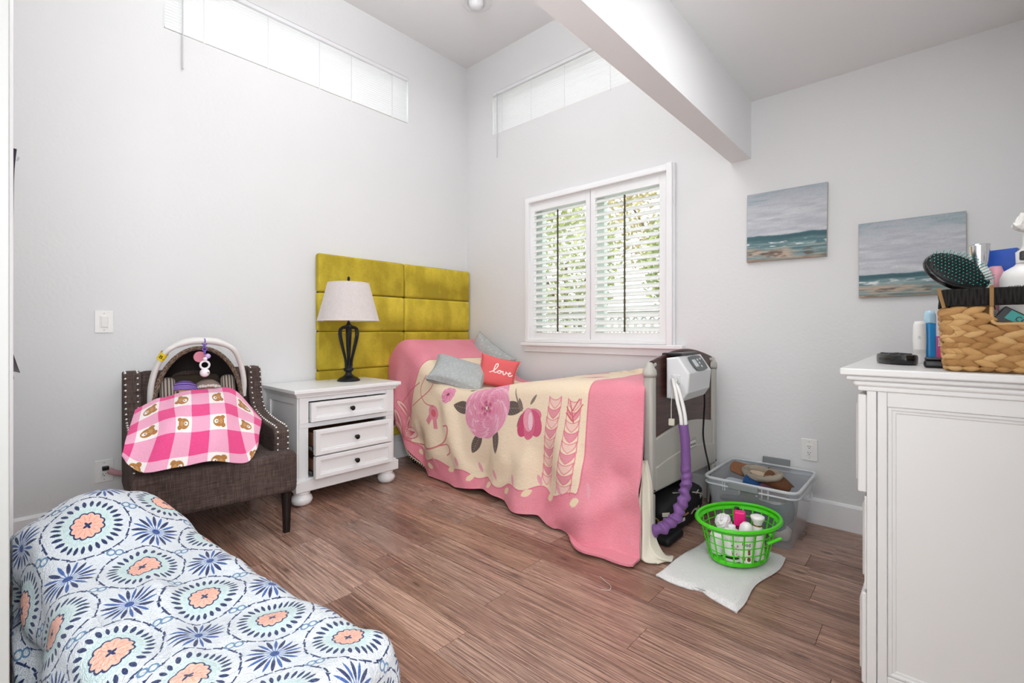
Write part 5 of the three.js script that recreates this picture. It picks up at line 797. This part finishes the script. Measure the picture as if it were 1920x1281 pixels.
// ================================================================ dresser at the right
const DT = 1.022, dresserShadeWhite = M('#e1e1df', 0.32);  // the white furniture paint, greyed to put shade into the colour
{
  const d = thing('dresser', 'tall white dresser with framed side panel at the right', 'dresser', [0, 0, 0]);
  const x0 = 3.425, x1 = 3.875, z0 = 0.28, z1 = 1.532;
  part('top', [bb(3.362, x1 + 0.01, DT - 0.021, DT, z0 - 0.03, 1.556, 0.005), bb(3.376, x1, DT - 0.036, DT - 0.020, z0 - 0.02, 1.546, 0.006), bb(3.392, x1, DT - 0.054, DT - 0.034, z0 - 0.01, 1.540, 0.009), bb(3.404, x1, DT - 0.066, DT - 0.05, z0, 1.536, 0.004)], dresserShadeWhite, d);
  part('carcass', [bb(x0, x1, 0.06, DT - 0.06, z1 - 0.03, z1 - 0.012), bb(x0, x1, 0.06, DT - 0.06, z0, z0 + 0.02), bb(x0, x1, 0.06, 0.08, z0, z1 - 0.01), bb(x1 - 0.012, x1, 0.06, DT - 0.06, z0, z1 - 0.01), bb(x0, x0 + 0.02, 0.06, 0.09, z0, z1 - 0.01), bb(x0, x0 + 0.02, DT - 0.10, DT - 0.06, z0, z1 - 0.01)], dresserShadeWhite, d);
  // framed side toward the camera
  const sd = new THREE.Group(); sd.name = 'side_panel'; d.add(sd);
  part('stile', bb(x0, 3.448, 0.0, DT - 0.062, z1 - 0.03, z1, 0.0025), dresserShadeWhite, sd); part('stile', bb(3.4495, 3.472, 0.0, DT - 0.062, z1 - 0.03, z1 - 0.001, 0.0025), dresserShadeWhite, sd); part('stile', bb(x1 - 0.05, x1, 0.0, DT - 0.062, z1 - 0.03, z1, 0.0025), dresserShadeWhite, sd);
  part('rail', bb(3.472, x1 - 0.05, 0.914, DT - 0.062, z1 - 0.03, z1 - 0.001, 0.0025), dresserShadeWhite, sd); part('rail', bb(3.472, x1 - 0.05, 0.03, 0.14, z1 - 0.03, z1 - 0.001, 0.0025), dresserShadeWhite, sd);
  part('moulding', [extr(rect(3.472, x1 - 0.05, 0.14, 0.915), 0.002, 0.004, [rect(3.484, x1 - 0.062, 0.152, 0.903)]).translate(0, 0, z1 - 0.011), extr(rect(3.48, x1 - 0.058, 0.148, 0.907), 0.002, 0.003, [rect(3.492, x1 - 0.07, 0.16, 0.895)]).translate(0, 0, z1 - 0.014)], dresserShadeWhite, sd);
  part('panel', bb(3.47, x1 - 0.04, 0.13, 0.92, z1 - 0.028, z1 - 0.0145), dresserShadeWhite, sd);
  // drawer fronts facing the bed
  for (const [a, b, out] of [[0.655, 0.945, 0.022], [0.37, 0.645, 0.006], [0.09, 0.36, 0.013]]) for (const [c, e] of [[z0 + 0.02, 0.895], [0.905, z1 - 0.006]]) { const g = new THREE.Group(); g.name = 'drawer'; d.add(g); part('front', [bb(x0 - out, x0 + 0.0, a, b, c, e, 0.005), extr(rect(c + 0.03, e - 0.03, a + 0.03, b - 0.03), 0.003, 0.003, [rect(c + 0.045, e - 0.045, a + 0.045, b - 0.045)]).rotateY(-Math.PI / 2).translate(x0 - out - 0.001, 0, 0)], dresserShadeWhite, g); }
  for (const [x, z] of [[x0 + 0.03, z0 + 0.03], [x1 - 0.03, z0 + 0.03]]) part('foot', cyl(0.03, 0.03, 0.062, x, 0, z, 16), dresserShadeWhite, d);
}
// ---- things on the dresser
{
  const t = thing('remote_control', 'black remote control lying alone at dresser front edge', 'remote', [3.478, DT + 0.0012, 1.22], 0.45);
  const s = new THREE.Shape(); s.absellipse(0, 0, 0.046, 0.085, 0, TAU); part('case', toCreasedNormals(new THREE.ExtrudeGeometry(s, { depth: 0.016, bevelEnabled: true, bevelSize: 0.006, bevelThickness: 0.008, bevelOffset: -0.006, bevelSegments: 4, curveSegments: 24 }).rotateX(-Math.PI / 2).translate(0, 0.008, 0), 0.9), M('#141315', 0.25), t);
  for (let i = 0; i < 4; i++) for (let j = 0; j < 3; j++) part('button', bx(0.014, 0.005, 0.012, -0.02 + j * 0.02, 0.033, -0.045 + i * 0.026, 0.003), M(j === 1 && i === 0 ? '#8d8f92' : '#2b2a2d', 0.4), t);
  const k = thing('black_box', 'small black glossy box beside the woven basket', 'box', [3.572, DT + 0.0012, 1.34]); part('box_body', bb(-0.024, 0.028, 0, 0.022, -0.05, 0.05, 0.008), M('#151417', 0.3), k); part('box_lid', bb(-0.022, 0.026, 0.0225, 0.029, -0.048, 0.048, 0.004), M('#1d1c1f', 0.25), k);
  const lab = (draw) => M('#ffffff', 0.3, { map: canvasTex(256, 256, draw) });
  const w = thing('lotion_tube', 'white lotion tube standing on the dresser near remote', 'tube', [3.534, DT + 0.0012, 1.12]); part('tube_body', lathe([[0, 0.03], [0.017, 0.03], [0.0185, 0.08], [0.017, 0.13], [0.013, 0.142], [0, 0.143]], 24), whitePlastic, w); w.add(patch(0.0190, 0.045, 0.115, 0.02, 1.8, (g) => { g.fillStyle = '#f3f2f0'; g.fillRect(0, 0, 256, 256); g.fillStyle = '#8f9091'; g.font = '54px sans-serif'; g.fillText('ds', 96, 120); })); part('tube_cap', cyl(0.0175, 0.017, 0.03, 0, 0, 0, 24), whitePlastic, w);
  const b = thing('blue_bottle', 'slim blue bottle with pale clear cap on dresser', 'bottle', [3.560, DT + 0.0012, 1.10]); part('bottle_body', lathe([[0, 0], [0.0155, 0], [0.0165, 0.004], [0.0165, 0.135], [0, 0.137]], 24), M('#2a93d6', 0.25), b); part('bottle_cap', lathe([[0.0155, 0.137], [0.0155, 0.165], [0.011, 0.178], [0, 0.18]], 24), M('#b9dcee', 0.2), b);
  const p = thing('pink_packet', 'pink and white lettered packet behind the woven basket', 'packet', [3.590, DT + 0.0012, 1.09]); part('packet_body', bb(-0.015, 0.02, 0, 0.17, -0.012, 0.012, 0.005), M('#f0d9e2', 0.35), p); part('print', bx(0.033, 0.16, 0.0012, 0.0025, 0.085, 0.0128), lab((g) => { g.fillStyle = '#efe3ea'; g.fillRect(0, 0, 256, 256); g.fillStyle = '#c93f86'; g.fillRect(0, 118, 256, 138); g.fillStyle = '#fff'; g.font = 'bold 60px sans-serif'; g.fillText('ION', 40, 172); g.fillStyle = '#e5347f'; g.beginPath(); g.arc(90, 215, 30, 0, TAU); g.fill(); g.fillStyle = '#57485a'; g.font = '24px sans-serif'; g.fillText('hair', 60, 60); g.fillText('care', 60, 95); }), p);
}
// woven basket: every strand of the near and left faces is a piece
{
  const b = thing('woven_basket', 'woven water hyacinth basket with black rope rim on dresser', 'basket', [3.735, DT + 0.001, 1.372]);
  const hx = 0.135, hz = 0.128, Hh = 0.17, inner = M('#7a5a34', 0.95), straw = ['#b98d56', '#c79b62', '#a97c47', '#d0a76f'].map((c) => M(c, 0.75, { bumpMap: rep(weaveBump, 1, 0.3), bumpScale: 0.0012 })), rope = M('#1b1917', 0.9);
  const open = rect(-0.05, hx - 0.02, 0.132, 0.176);
  const flare = (y) => 1 + 0.10 * (y / 0.22);
  // liner walls (near wall has the hand hole)
  part('liner', [extr(rect(-hx * 1.03, hx * 1.03, 0.004, 0.215), 0.006, 0, [open]).translate(0, 0, hz - 0.012), bb(-hx, hx, 0.004, 0.21, -hz, -hz + 0.006), bb(-hx, -hx + 0.006, 0.004, 0.21, -hz, hz - 0.006), bb(hx - 0.006, hx, 0.004, 0.21, -hz, hz - 0.006), bb(-hx, hx, 0.0, 0.006, -hz, hz)], inner, b);
  const leafG = new THREE.SphereGeometry(1, 12, 8), lp = leafG.attributes.position; for (let i = 0; i < lp.count; i++) { const x = lp.getX(i), k = Math.pow(Math.max(0, 1 - Math.abs(x)), 0.25); lp.setXYZ(i, x, lp.getY(i) * k, lp.getZ(i) * k); } leafG.computeVertexNormals();
  const strand = (x, y, z, L, w, tilt, turn) => { const m = part('strand', leafG, straw[Math.floor(rnd() * 4)], b); m.position.set(x, y, z); m.scale.set(L * rr(0.92, 1.1), w * rr(0.92, 1.1), 0.0105); m.rotation.set(0, turn, tilt, 'YXZ'); };
  const rows = 5, rh = 0.0305;
  for (let r = 0; r < rows; r++) for (const half of [0, 1]) {
    const y = 0.024 + r * rh + half * rh * 0.5, dir = half ? 1 : -1, n = 8;
    for (let i = 0; i < n; i++) { const x = (-0.5 + (i + 0.5 * half + 0.25 * (r % 2)) / (n - 0.5)) * 2 * hx * flare(y); if (Math.abs(x) > hx * flare(y) - 0.012 || (y > 0.128 && x > -0.06)) continue; strand(x, y, hz + 0.004 + 0.05 * (y - 0.1) * 0.3, 0.029, 0.0115, dir * 0.34, 0); }
    const m = 7; for (let i = 0; i < m; i++) { const z = (-0.5 + (i + 0.5 * half) / (m - 0.5)) * 2 * hz; if (Math.abs(z) > hz - 0.012) continue; strand(-hx * flare(y) - 0.001, y, z, 0.029, 0.0115, dir * 0.34, Math.PI / 2); }
  }
  for (let k = 0; k < 10; k++) { const y = 0.024 + k * rh * 0.5; strand(-hx * flare(y) + 0.006, y, hz + 0.001, 0.02, 0.0115, k % 2 ? 0.3 : -0.3, -0.78); strand(-hx * flare(y) + 0.020, y, hz + 0.004, 0.022, 0.0105, k % 2 ? 0.3 : -0.3, 0); }
  for (let i = 0; i < 9; i++) { strand(-hx + (i + 0.5) / 9 * 2 * hx, 0.009, hz + 0.002, 0.018, 0.009, 0.0, 0); if (i < 7) strand(-hx, 0.009, -hz + (i + 0.5) / 7 * 2 * hz, 0.018, 0.009, 0, Math.PI / 2); }
  // black rope wound round the rim
  const coil = []; const cg = new THREE.CapsuleGeometry(0.0042, 0.036, 3, 8); const rim = (x, z, i) => coil.push(at(cg.clone(), x, 0.199, z, 0, 0, 0.12 * (i % 2 ? 1 : -1)));
  for (let i = 0; i < 42; i++) { const x = -hx * 1.09 + i / 41 * 2.18 * hx; rim(x, hz + 0.008, i); rim(x, -hz - 0.006, i); } for (let i = 0; i < 38; i++) { const z = -hz + i / 37 * 2 * hz; rim(-hx * 1.10, z, i); rim(hx * 1.08, z, i); }
  part('rim_band', [bb(-hx * 1.07, hx * 1.07, 0.176, 0.222, hz - 0.002, hz + 0.006), bb(-hx * 1.07, hx * 1.07, 0.176, 0.222, -hz - 0.004, -hz), bb(-hx * 1.08, -hx * 1.04, 0.176, 0.222, -hz, hz), bb(hx * 1.04, hx * 1.07, 0.176, 0.222, -hz, hz)], rope, b); part('rope_rim', coil, rope, b).userData.kind = 'stuff';
  part('rim_tie', [bb(-0.056, -0.048, 0.172, 0.228, hz + 0.006, hz + 0.018, 0.003)], straw[1], b); part('rim_tie', [at(bx(0.008, 0.056, 0.012, 0, 0, 0, 0.003), -hx * 1.10, 0.198, hz + 0.008, 0, 0, 0.2)], straw[1], b);
  part('hole_edge', tube([[-0.052, 0.172, hz + 0.006], [-0.052, 0.15, hz + 0.007], [-0.048, 0.130, hz + 0.007], [0, 0.127, hz + 0.007], [0.115, 0.127, hz + 0.007]], 0.0045, 40, 6), straw[3], b);
}
// contents of the woven basket
{
  const Y = DT + 0.009;
  const br = thing('hair_brush', 'black paddle hair brush with teal tipped bristles in basket', 'brush', [3.620, 1.303, 1.40]);
  const n = V(0.40, 0.34, 0.85).normalize(), lx = V(0.86, -0.44, 0).addScaledVector(n, -V(0.86, -0.44, 0).dot(n)).normalize(), ly = n.clone().cross(lx); br.quaternion.setFromRotationMatrix(new THREE.Matrix4().makeBasis(lx, ly, n));
  const el = new THREE.Shape(); el.absellipse(0, 0, 0.078, 0.049, 0, TAU);
  part('paddle', toCreasedNormals(new THREE.ExtrudeGeometry(el, { depth: 0.010, bevelEnabled: true, bevelSize: 0.004, bevelThickness: 0.004, bevelOffset: -0.003, bevelSegments: 4, curveSegments: 32 }).translate(0, 0, -0.012), 0.9), M('#0f1011', 0.22), br);
  part('cushion', new THREE.SphereGeometry(1, 36, 12, 0, TAU, 0, Math.PI / 2).rotateX(Math.PI / 2).scale(0.070, 0.042, 0.010), M('#101314', 0.5), br);
  const stems = [], tips = []; for (let i = -9; i <= 9; i++) for (let j = -5; j <= 5; j++) { const x = i * 0.0078 + (j % 2 ? 0.0039 : 0), y = j * 0.0078, q = (x / 0.068) ** 2 + (y / 0.041) ** 2; if (q > 1) continue; const z = 0.010 * Math.sqrt(1 - q * 0.98), t = [x * 1.13, y * 1.13, z + 0.021]; stems.push(bar([x, y, z], t, 0.0006, 5)); tips.push(new THREE.SphereGeometry(0.0016, 6, 5).translate(...t)); }
  part('bristles', stems, M('#1d2a2b', 0.4), br).userData.kind = 'stuff'; part('bristle_tips', tips, M('#2fbfae', 0.35), br).userData.kind = 'stuff';
  part('brush_handle', [tube([[0.07, -0.02, -0.007], [0.10, -0.045, -0.007], [0.13, -0.085, -0.009], [0.15, -0.12, -0.01]], 0.011, 24, 10)], M('#0f1011', 0.25), br);
  const wb = thing('spray_bottle', 'white bottle with shiny chrome cap behind hair brush', 'bottle', [3.668, Y, 1.36]); part('body', lathe([[0, 0], [0.027, 0], [0.029, 0.004], [0.029, 0.245], [0.022, 0.272], [0.016, 0.284], [0, 0.284]], 28), whitePlastic, wb); part('cap', lathe([[0.0165, 0.284], [0.019, 0.30], [0.0225, 0.342], [0.022, 0.347], [0, 0.348]], 28), M('#d9dadd', 0.12, { metalness: 1 }), wb);
  const pk = thing('pink_bottle', 'pale pink bottle peeping out beside the chrome cap bottle', 'bottle', [3.702, Y, 1.33]); part('body', lathe([[0, 0], [0.020, 0], [0.021, 0.004], [0.021, 0.255], [0.012, 0.285], [0, 0.286]], 24), M('#e9a9b6', 0.35), pk);
  const bl = solo('blue_box', at(bx(0.062, 0.335, 0.03, 0, 0.1675, 0, 0.001), 3.728, Y, 1.30, 0, -0.25, 0.03), M('#1450b8', 0.4), 'bright blue carton standing upright in the woven basket', 'carton');
  const pb = thing('pump_bottle', 'large white bottle with black clip at right picture edge', 'bottle', [3.762, Y, 1.40]);
  part('body', lathe([[0, 0], [0.055, 0], [0.058, 0.005], [0.058, 0.24], [0.050, 0.262], [0.030, 0.276], [0.026, 0.282], [0, 0.282]], 36), whitePlastic, pb); pb.add(patch(0.0584, 0.19, 0.238, -0.1, 2.2, (g, w, h) => { g.fillStyle = '#f1f0ee'; g.fillRect(0, 0, w, h); g.fillStyle = '#3a3a3a'; g.font = '22px sans-serif'; g.fillText('ESCTM2 - mer', 40, 40); }, 256, 64)); part('cap', lathe([[0.027, 0.282], [0.028, 0.312], [0.018, 0.320], [0.0145, 0.332], [0.0145, 0.362], [0, 0.364]], 28), whitePlastic, pb); part('clip', [bb(-0.022, 0.035, 0.288, 0.312, -0.02, 0.034, 0.004), bb(-0.004, 0.02, 0.312, 0.322, -0.02, 0.03, 0.003)], M('#2b2b2c', 0.4), pb);
  const fl = thing('white_flower', 'white fabric flower on top of the tall pump bottle', 'flower', [3.762, Y + 0.366, 1.402]); const petal = new THREE.SphereGeometry(1, 14, 8).scale(0.024, 0.0045, 0.019).translate(0.017, 0, 0); { const p = petal.attributes.position; for (let i = 0; i < p.count; i++) p.setY(i, p.getY(i) + 6 * p.getX(i) ** 2 + 0.005 * Math.sin(p.getZ(i) * 260)); petal.computeVertexNormals(); };
  for (let r = 0; r < 3; r++) for (let i = 0; i < 7; i++) part('petal', at(petal.clone(), 0, 0.004 + r * 0.010, 0, 0, (i + r * 0.4) / 7 * TAU, 0.0).rotateX(0.15 * Math.sin(i * 2 + r)).applyMatrix4(new THREE.Matrix4().makeRotationAxis(V(Math.sin((i + r * 0.4) / 7 * TAU), 0, Math.cos((i + r * 0.4) / 7 * TAU)), 0.25 + r * 0.45)), M('#f3f2ee', 0.85), fl); part('flower_center', new THREE.SphereGeometry(0.007, 10, 8).translate(0, 0.03, 0.004), M('#d9c27a', 0.8), fl);
  const cn = thing('hair_tool_box', 'black and teal printed carton seen through basket hand hole', 'carton', [3.748, 1.128, 1.445]); cn.rotation.set(0, 0, -0.62); part('carton', bb(-0.07, 0.07, -0.02, 0.035, -0.03, 0.03, 0.002), M('#101314', 0.4), cn); part('teal_band', bx(0.11, 0.024, 0.0012, 0.0, 0.02, 0.0306), M('#ffffff', 0.4, { map: canvasTex(512, 112, (g, w, h) => { g.fillStyle = '#1fa39c'; g.fillRect(0, 0, w, h); g.fillStyle = '#0c1416'; g.font = 'bold 82px sans-serif'; g.fillText('CONAIR', 80, 86); }) }), cn);
  const cb = thing('hair_combs', 'pale comb with green edge seen through basket hand hole', 'comb', [3.695, 1.145, 1.44]); cb.rotation.set(0, 0, -0.9); const teeth = []; for (let i = 0; i < 26; i++) teeth.push(bx(0.0016, 0.022, 0.002, -0.045 + i * 0.0036, 0.016, 0)); part('teeth', teeth, M('#e6e8e4', 0.4), cb).userData.kind = 'stuff'; part('spine', bx(0.10, 0.012, 0.004, 0, 0.0, 0, 0.001), M('#3f8a45', 0.4), cb);
  solo('plastic_tray', bb(3.69, 3.86, 1.150, 1.156, 1.25, 1.478, 0.002), new THREE.MeshPhysicalMaterial({ color: '#e8ecee', roughness: 0.15, transmission: 0.8, thickness: 0 }), 'clear plastic tray edge across the basket hand hole', 'tray');
}
// ================================================================ canvases
{
  const sea = (sd, band) => dataTex(512, 512, (u, v) => {                 // v up
    const br = fbm(u * 5 + sd, v * 26 + sd, 4), fine = fbm(u * 60 + sd, v * 90, 3), st = fbm(u * 3 + sd * 2, v * 60, 3);
    let c = mixc([188, 191, 199], [222, 223, 226], clamp((br - 0.25) * 1.7, 0, 1));
    c = mixc(c, [142, 164, 172], clamp((v - 0.80) * 3.2 + (br - 0.5) * 1.6, 0, 0.75)); c = mixc(c, [196, 200, 203], clamp((fine - 0.45) * 1.2, 0, 0.35));
    const hz = band + 0.03 * (fbm(u * 6 + sd, 1, 3) - 0.5), below = smooth(0.012, -0.012, v - hz);
    let w = mixc([96, 128, 132], [170, 186, 186], clamp((st - 0.3) * 1.8, 0, 1)); const k = clamp((hz - v) / band, 0, 1);
    w = mixc(w, [70, 104, 112], (1 - smooth(0.12, 0.3, k)) * 0.9); w = mixc(w, [232, 234, 233], clamp((fbm(u * 12 + sd, v * 40, 3) - 0.52) * 4, 0, 1) * smooth(0.2, 0.3, k) * (1 - smooth(0.4, 0.55, k)));
    w = mixc(w, [205, 180, 158], clamp((fbm(u * 4 + sd + 3, v * 22, 3) - 0.36) * 2.6, 0, 1) * smooth(0.42, 0.6, k)); w = mixc(w, [112, 96, 88], clamp((fbm(u * 9 + sd + 9, v * 30, 3) - 0.5) * 3.5, 0, 0.9) * smooth(0.5, 0.7, k)); w = mixc(w, [188, 146, 118], smooth(0.88, 1, k) * 0.6);
    c = mixc(c, w, below); const g = (fbm(u * 170, v * 170, 2) - 0.5) * 16; return c.map((q) => q + g);
  });
  const put = (label, cx, cy, w, h, rz, t) => {
    const p = thing('canvas_painting', label, 'painting', [cx, cy, 0.001]); p.rotation.z = rz;
    part('canvas', bx(w, h, 0.024, 0, 0, 0.0125, 0.002), M('#b9b3aa', 0.9), p);
    part('painted_face', new THREE.PlaneGeometry(w - 0.003, h - 0.003, 1, 1).translate(0, 0, 0.0252), M('#ffffff', 0.85, { map: t, bumpMap: rep(weaveBump, 6), bumpScale: 0.0006 }), p);
  };
  put('seascape canvas with teal wave line, hung higher and nearer the window', 2.896, 1.784, 0.430, 0.428, -0.012, sea(3, 0.36));
  put('seascape canvas with sandy shore, hung lower behind the hair brush', 3.472, 1.523, 0.430, 0.410, 0.002, sea(11, 0.30));
}
// ================================================================ outside the window
{
  const ground = struct('ground', bb(-14, 18, -0.32, -0.2, -18, -T), M('#9aa08e', 0.95), 'garden ground outside');
  const fence = thing('garden_fence', 'grey wooden garden fence with lattice top outside window', 'fence', [0, -0.2, -2.1]), fm = M('#7c8078', 0.85);
  for (let i = -10; i < 34; i++) part('board', bx(0.145, 1.12, 0.02, i * 0.15 - 0.4, 0.56, 0), fm, fence);
  for (const y of [1.14, 1.56]) part('rail', bx(6.8, 0.05, 0.05, 1.4, y, 0), fm, fence);
  const la = []; for (let i = 0; i < 62; i++) { const x = -2.0 + i * 0.11; la.push(at(bx(0.022, 0.56, 0.006, 0, 0, 0), x, 1.35, 0.004, 0, 0, 0.785), at(bx(0.022, 0.56, 0.006, 0, 0, 0), x, 1.35, -0.004, 0, 0, -0.785)); } part('lattice', la, M('#a7aca3', 0.85), fence).userData.kind = 'stuff';
  for (const x of [-1.9, -0.1, 1.7, 3.5, 4.75]) part('post', bx(0.09, 1.7, 0.09, x, 0.85, -0.06), fm, fence);
  const leaf = new THREE.PlaneGeometry(0.11, 0.055, 2, 1); { const p = leaf.attributes.position; for (let i = 0; i < p.count; i++) p.setZ(i, Math.abs(p.getX(i)) * 0.3); leaf.computeVertexNormals(); }
  const mats = ['#98a46c', '#a8b07a', '#b0a474', '#849460'].map((c) => new THREE.MeshPhysicalMaterial({ color: c, roughness: 0.8, transmission: 0.35, thickness: 0, side: THREE.DoubleSide }));
  const tree = (label, x, z, h, R, ry, n, mi) => {
    const t = thing('garden_tree', label, 'tree', [x, -0.2, z]); part('trunk', [lathe([[0.10, 0], [0.07, h * 0.5], [0.03, h]], 10), bar([0, h * 0.5, 0], [R * 0.6, h * 0.95, 0.2], 0.025), bar([0, h * 0.55, 0], [-R * 0.6, h, -0.1], 0.025)], M('#5d4d3c', 0.9), t);
    const L = []; for (let i = 0; i < n; i++) { const a = rnd() * TAU, c = rr(-1, 1), q = Math.cbrt(rr(0.2, 1)), s = Math.sqrt(1 - c * c); L.push(at(leaf.clone(), Math.cos(a) * s * q * R, h + c * q * ry, Math.sin(a) * s * q * R * 0.8, rr(-1.4, 1.4), rnd() * TAU, rr(-1, 1))); } part('foliage', mergeGeometries(L.map(flat)), mats[mi], t).userData.kind = 'stuff';
  };
  tree('yellow green tree outside behind the left shutter panel', -1.9, -4.4, 2.7, 1.2, 1.3, 1900, 1); tree('bright green tree outside behind the right shutter panel', 0.95, -4.6, 2.5, 1.3, 1.2, 2100, 0); tree('tall olive tree outside at the far right of window', -0.5, -6.6, 4.2, 1.9, 1.7, 2300, 2); tree('dark green shrub outside behind the lattice fence', -4.7, -5.0, 2.4, 1.4, 1.4, 2200, 3);
}
renderer.render(scene, camera);
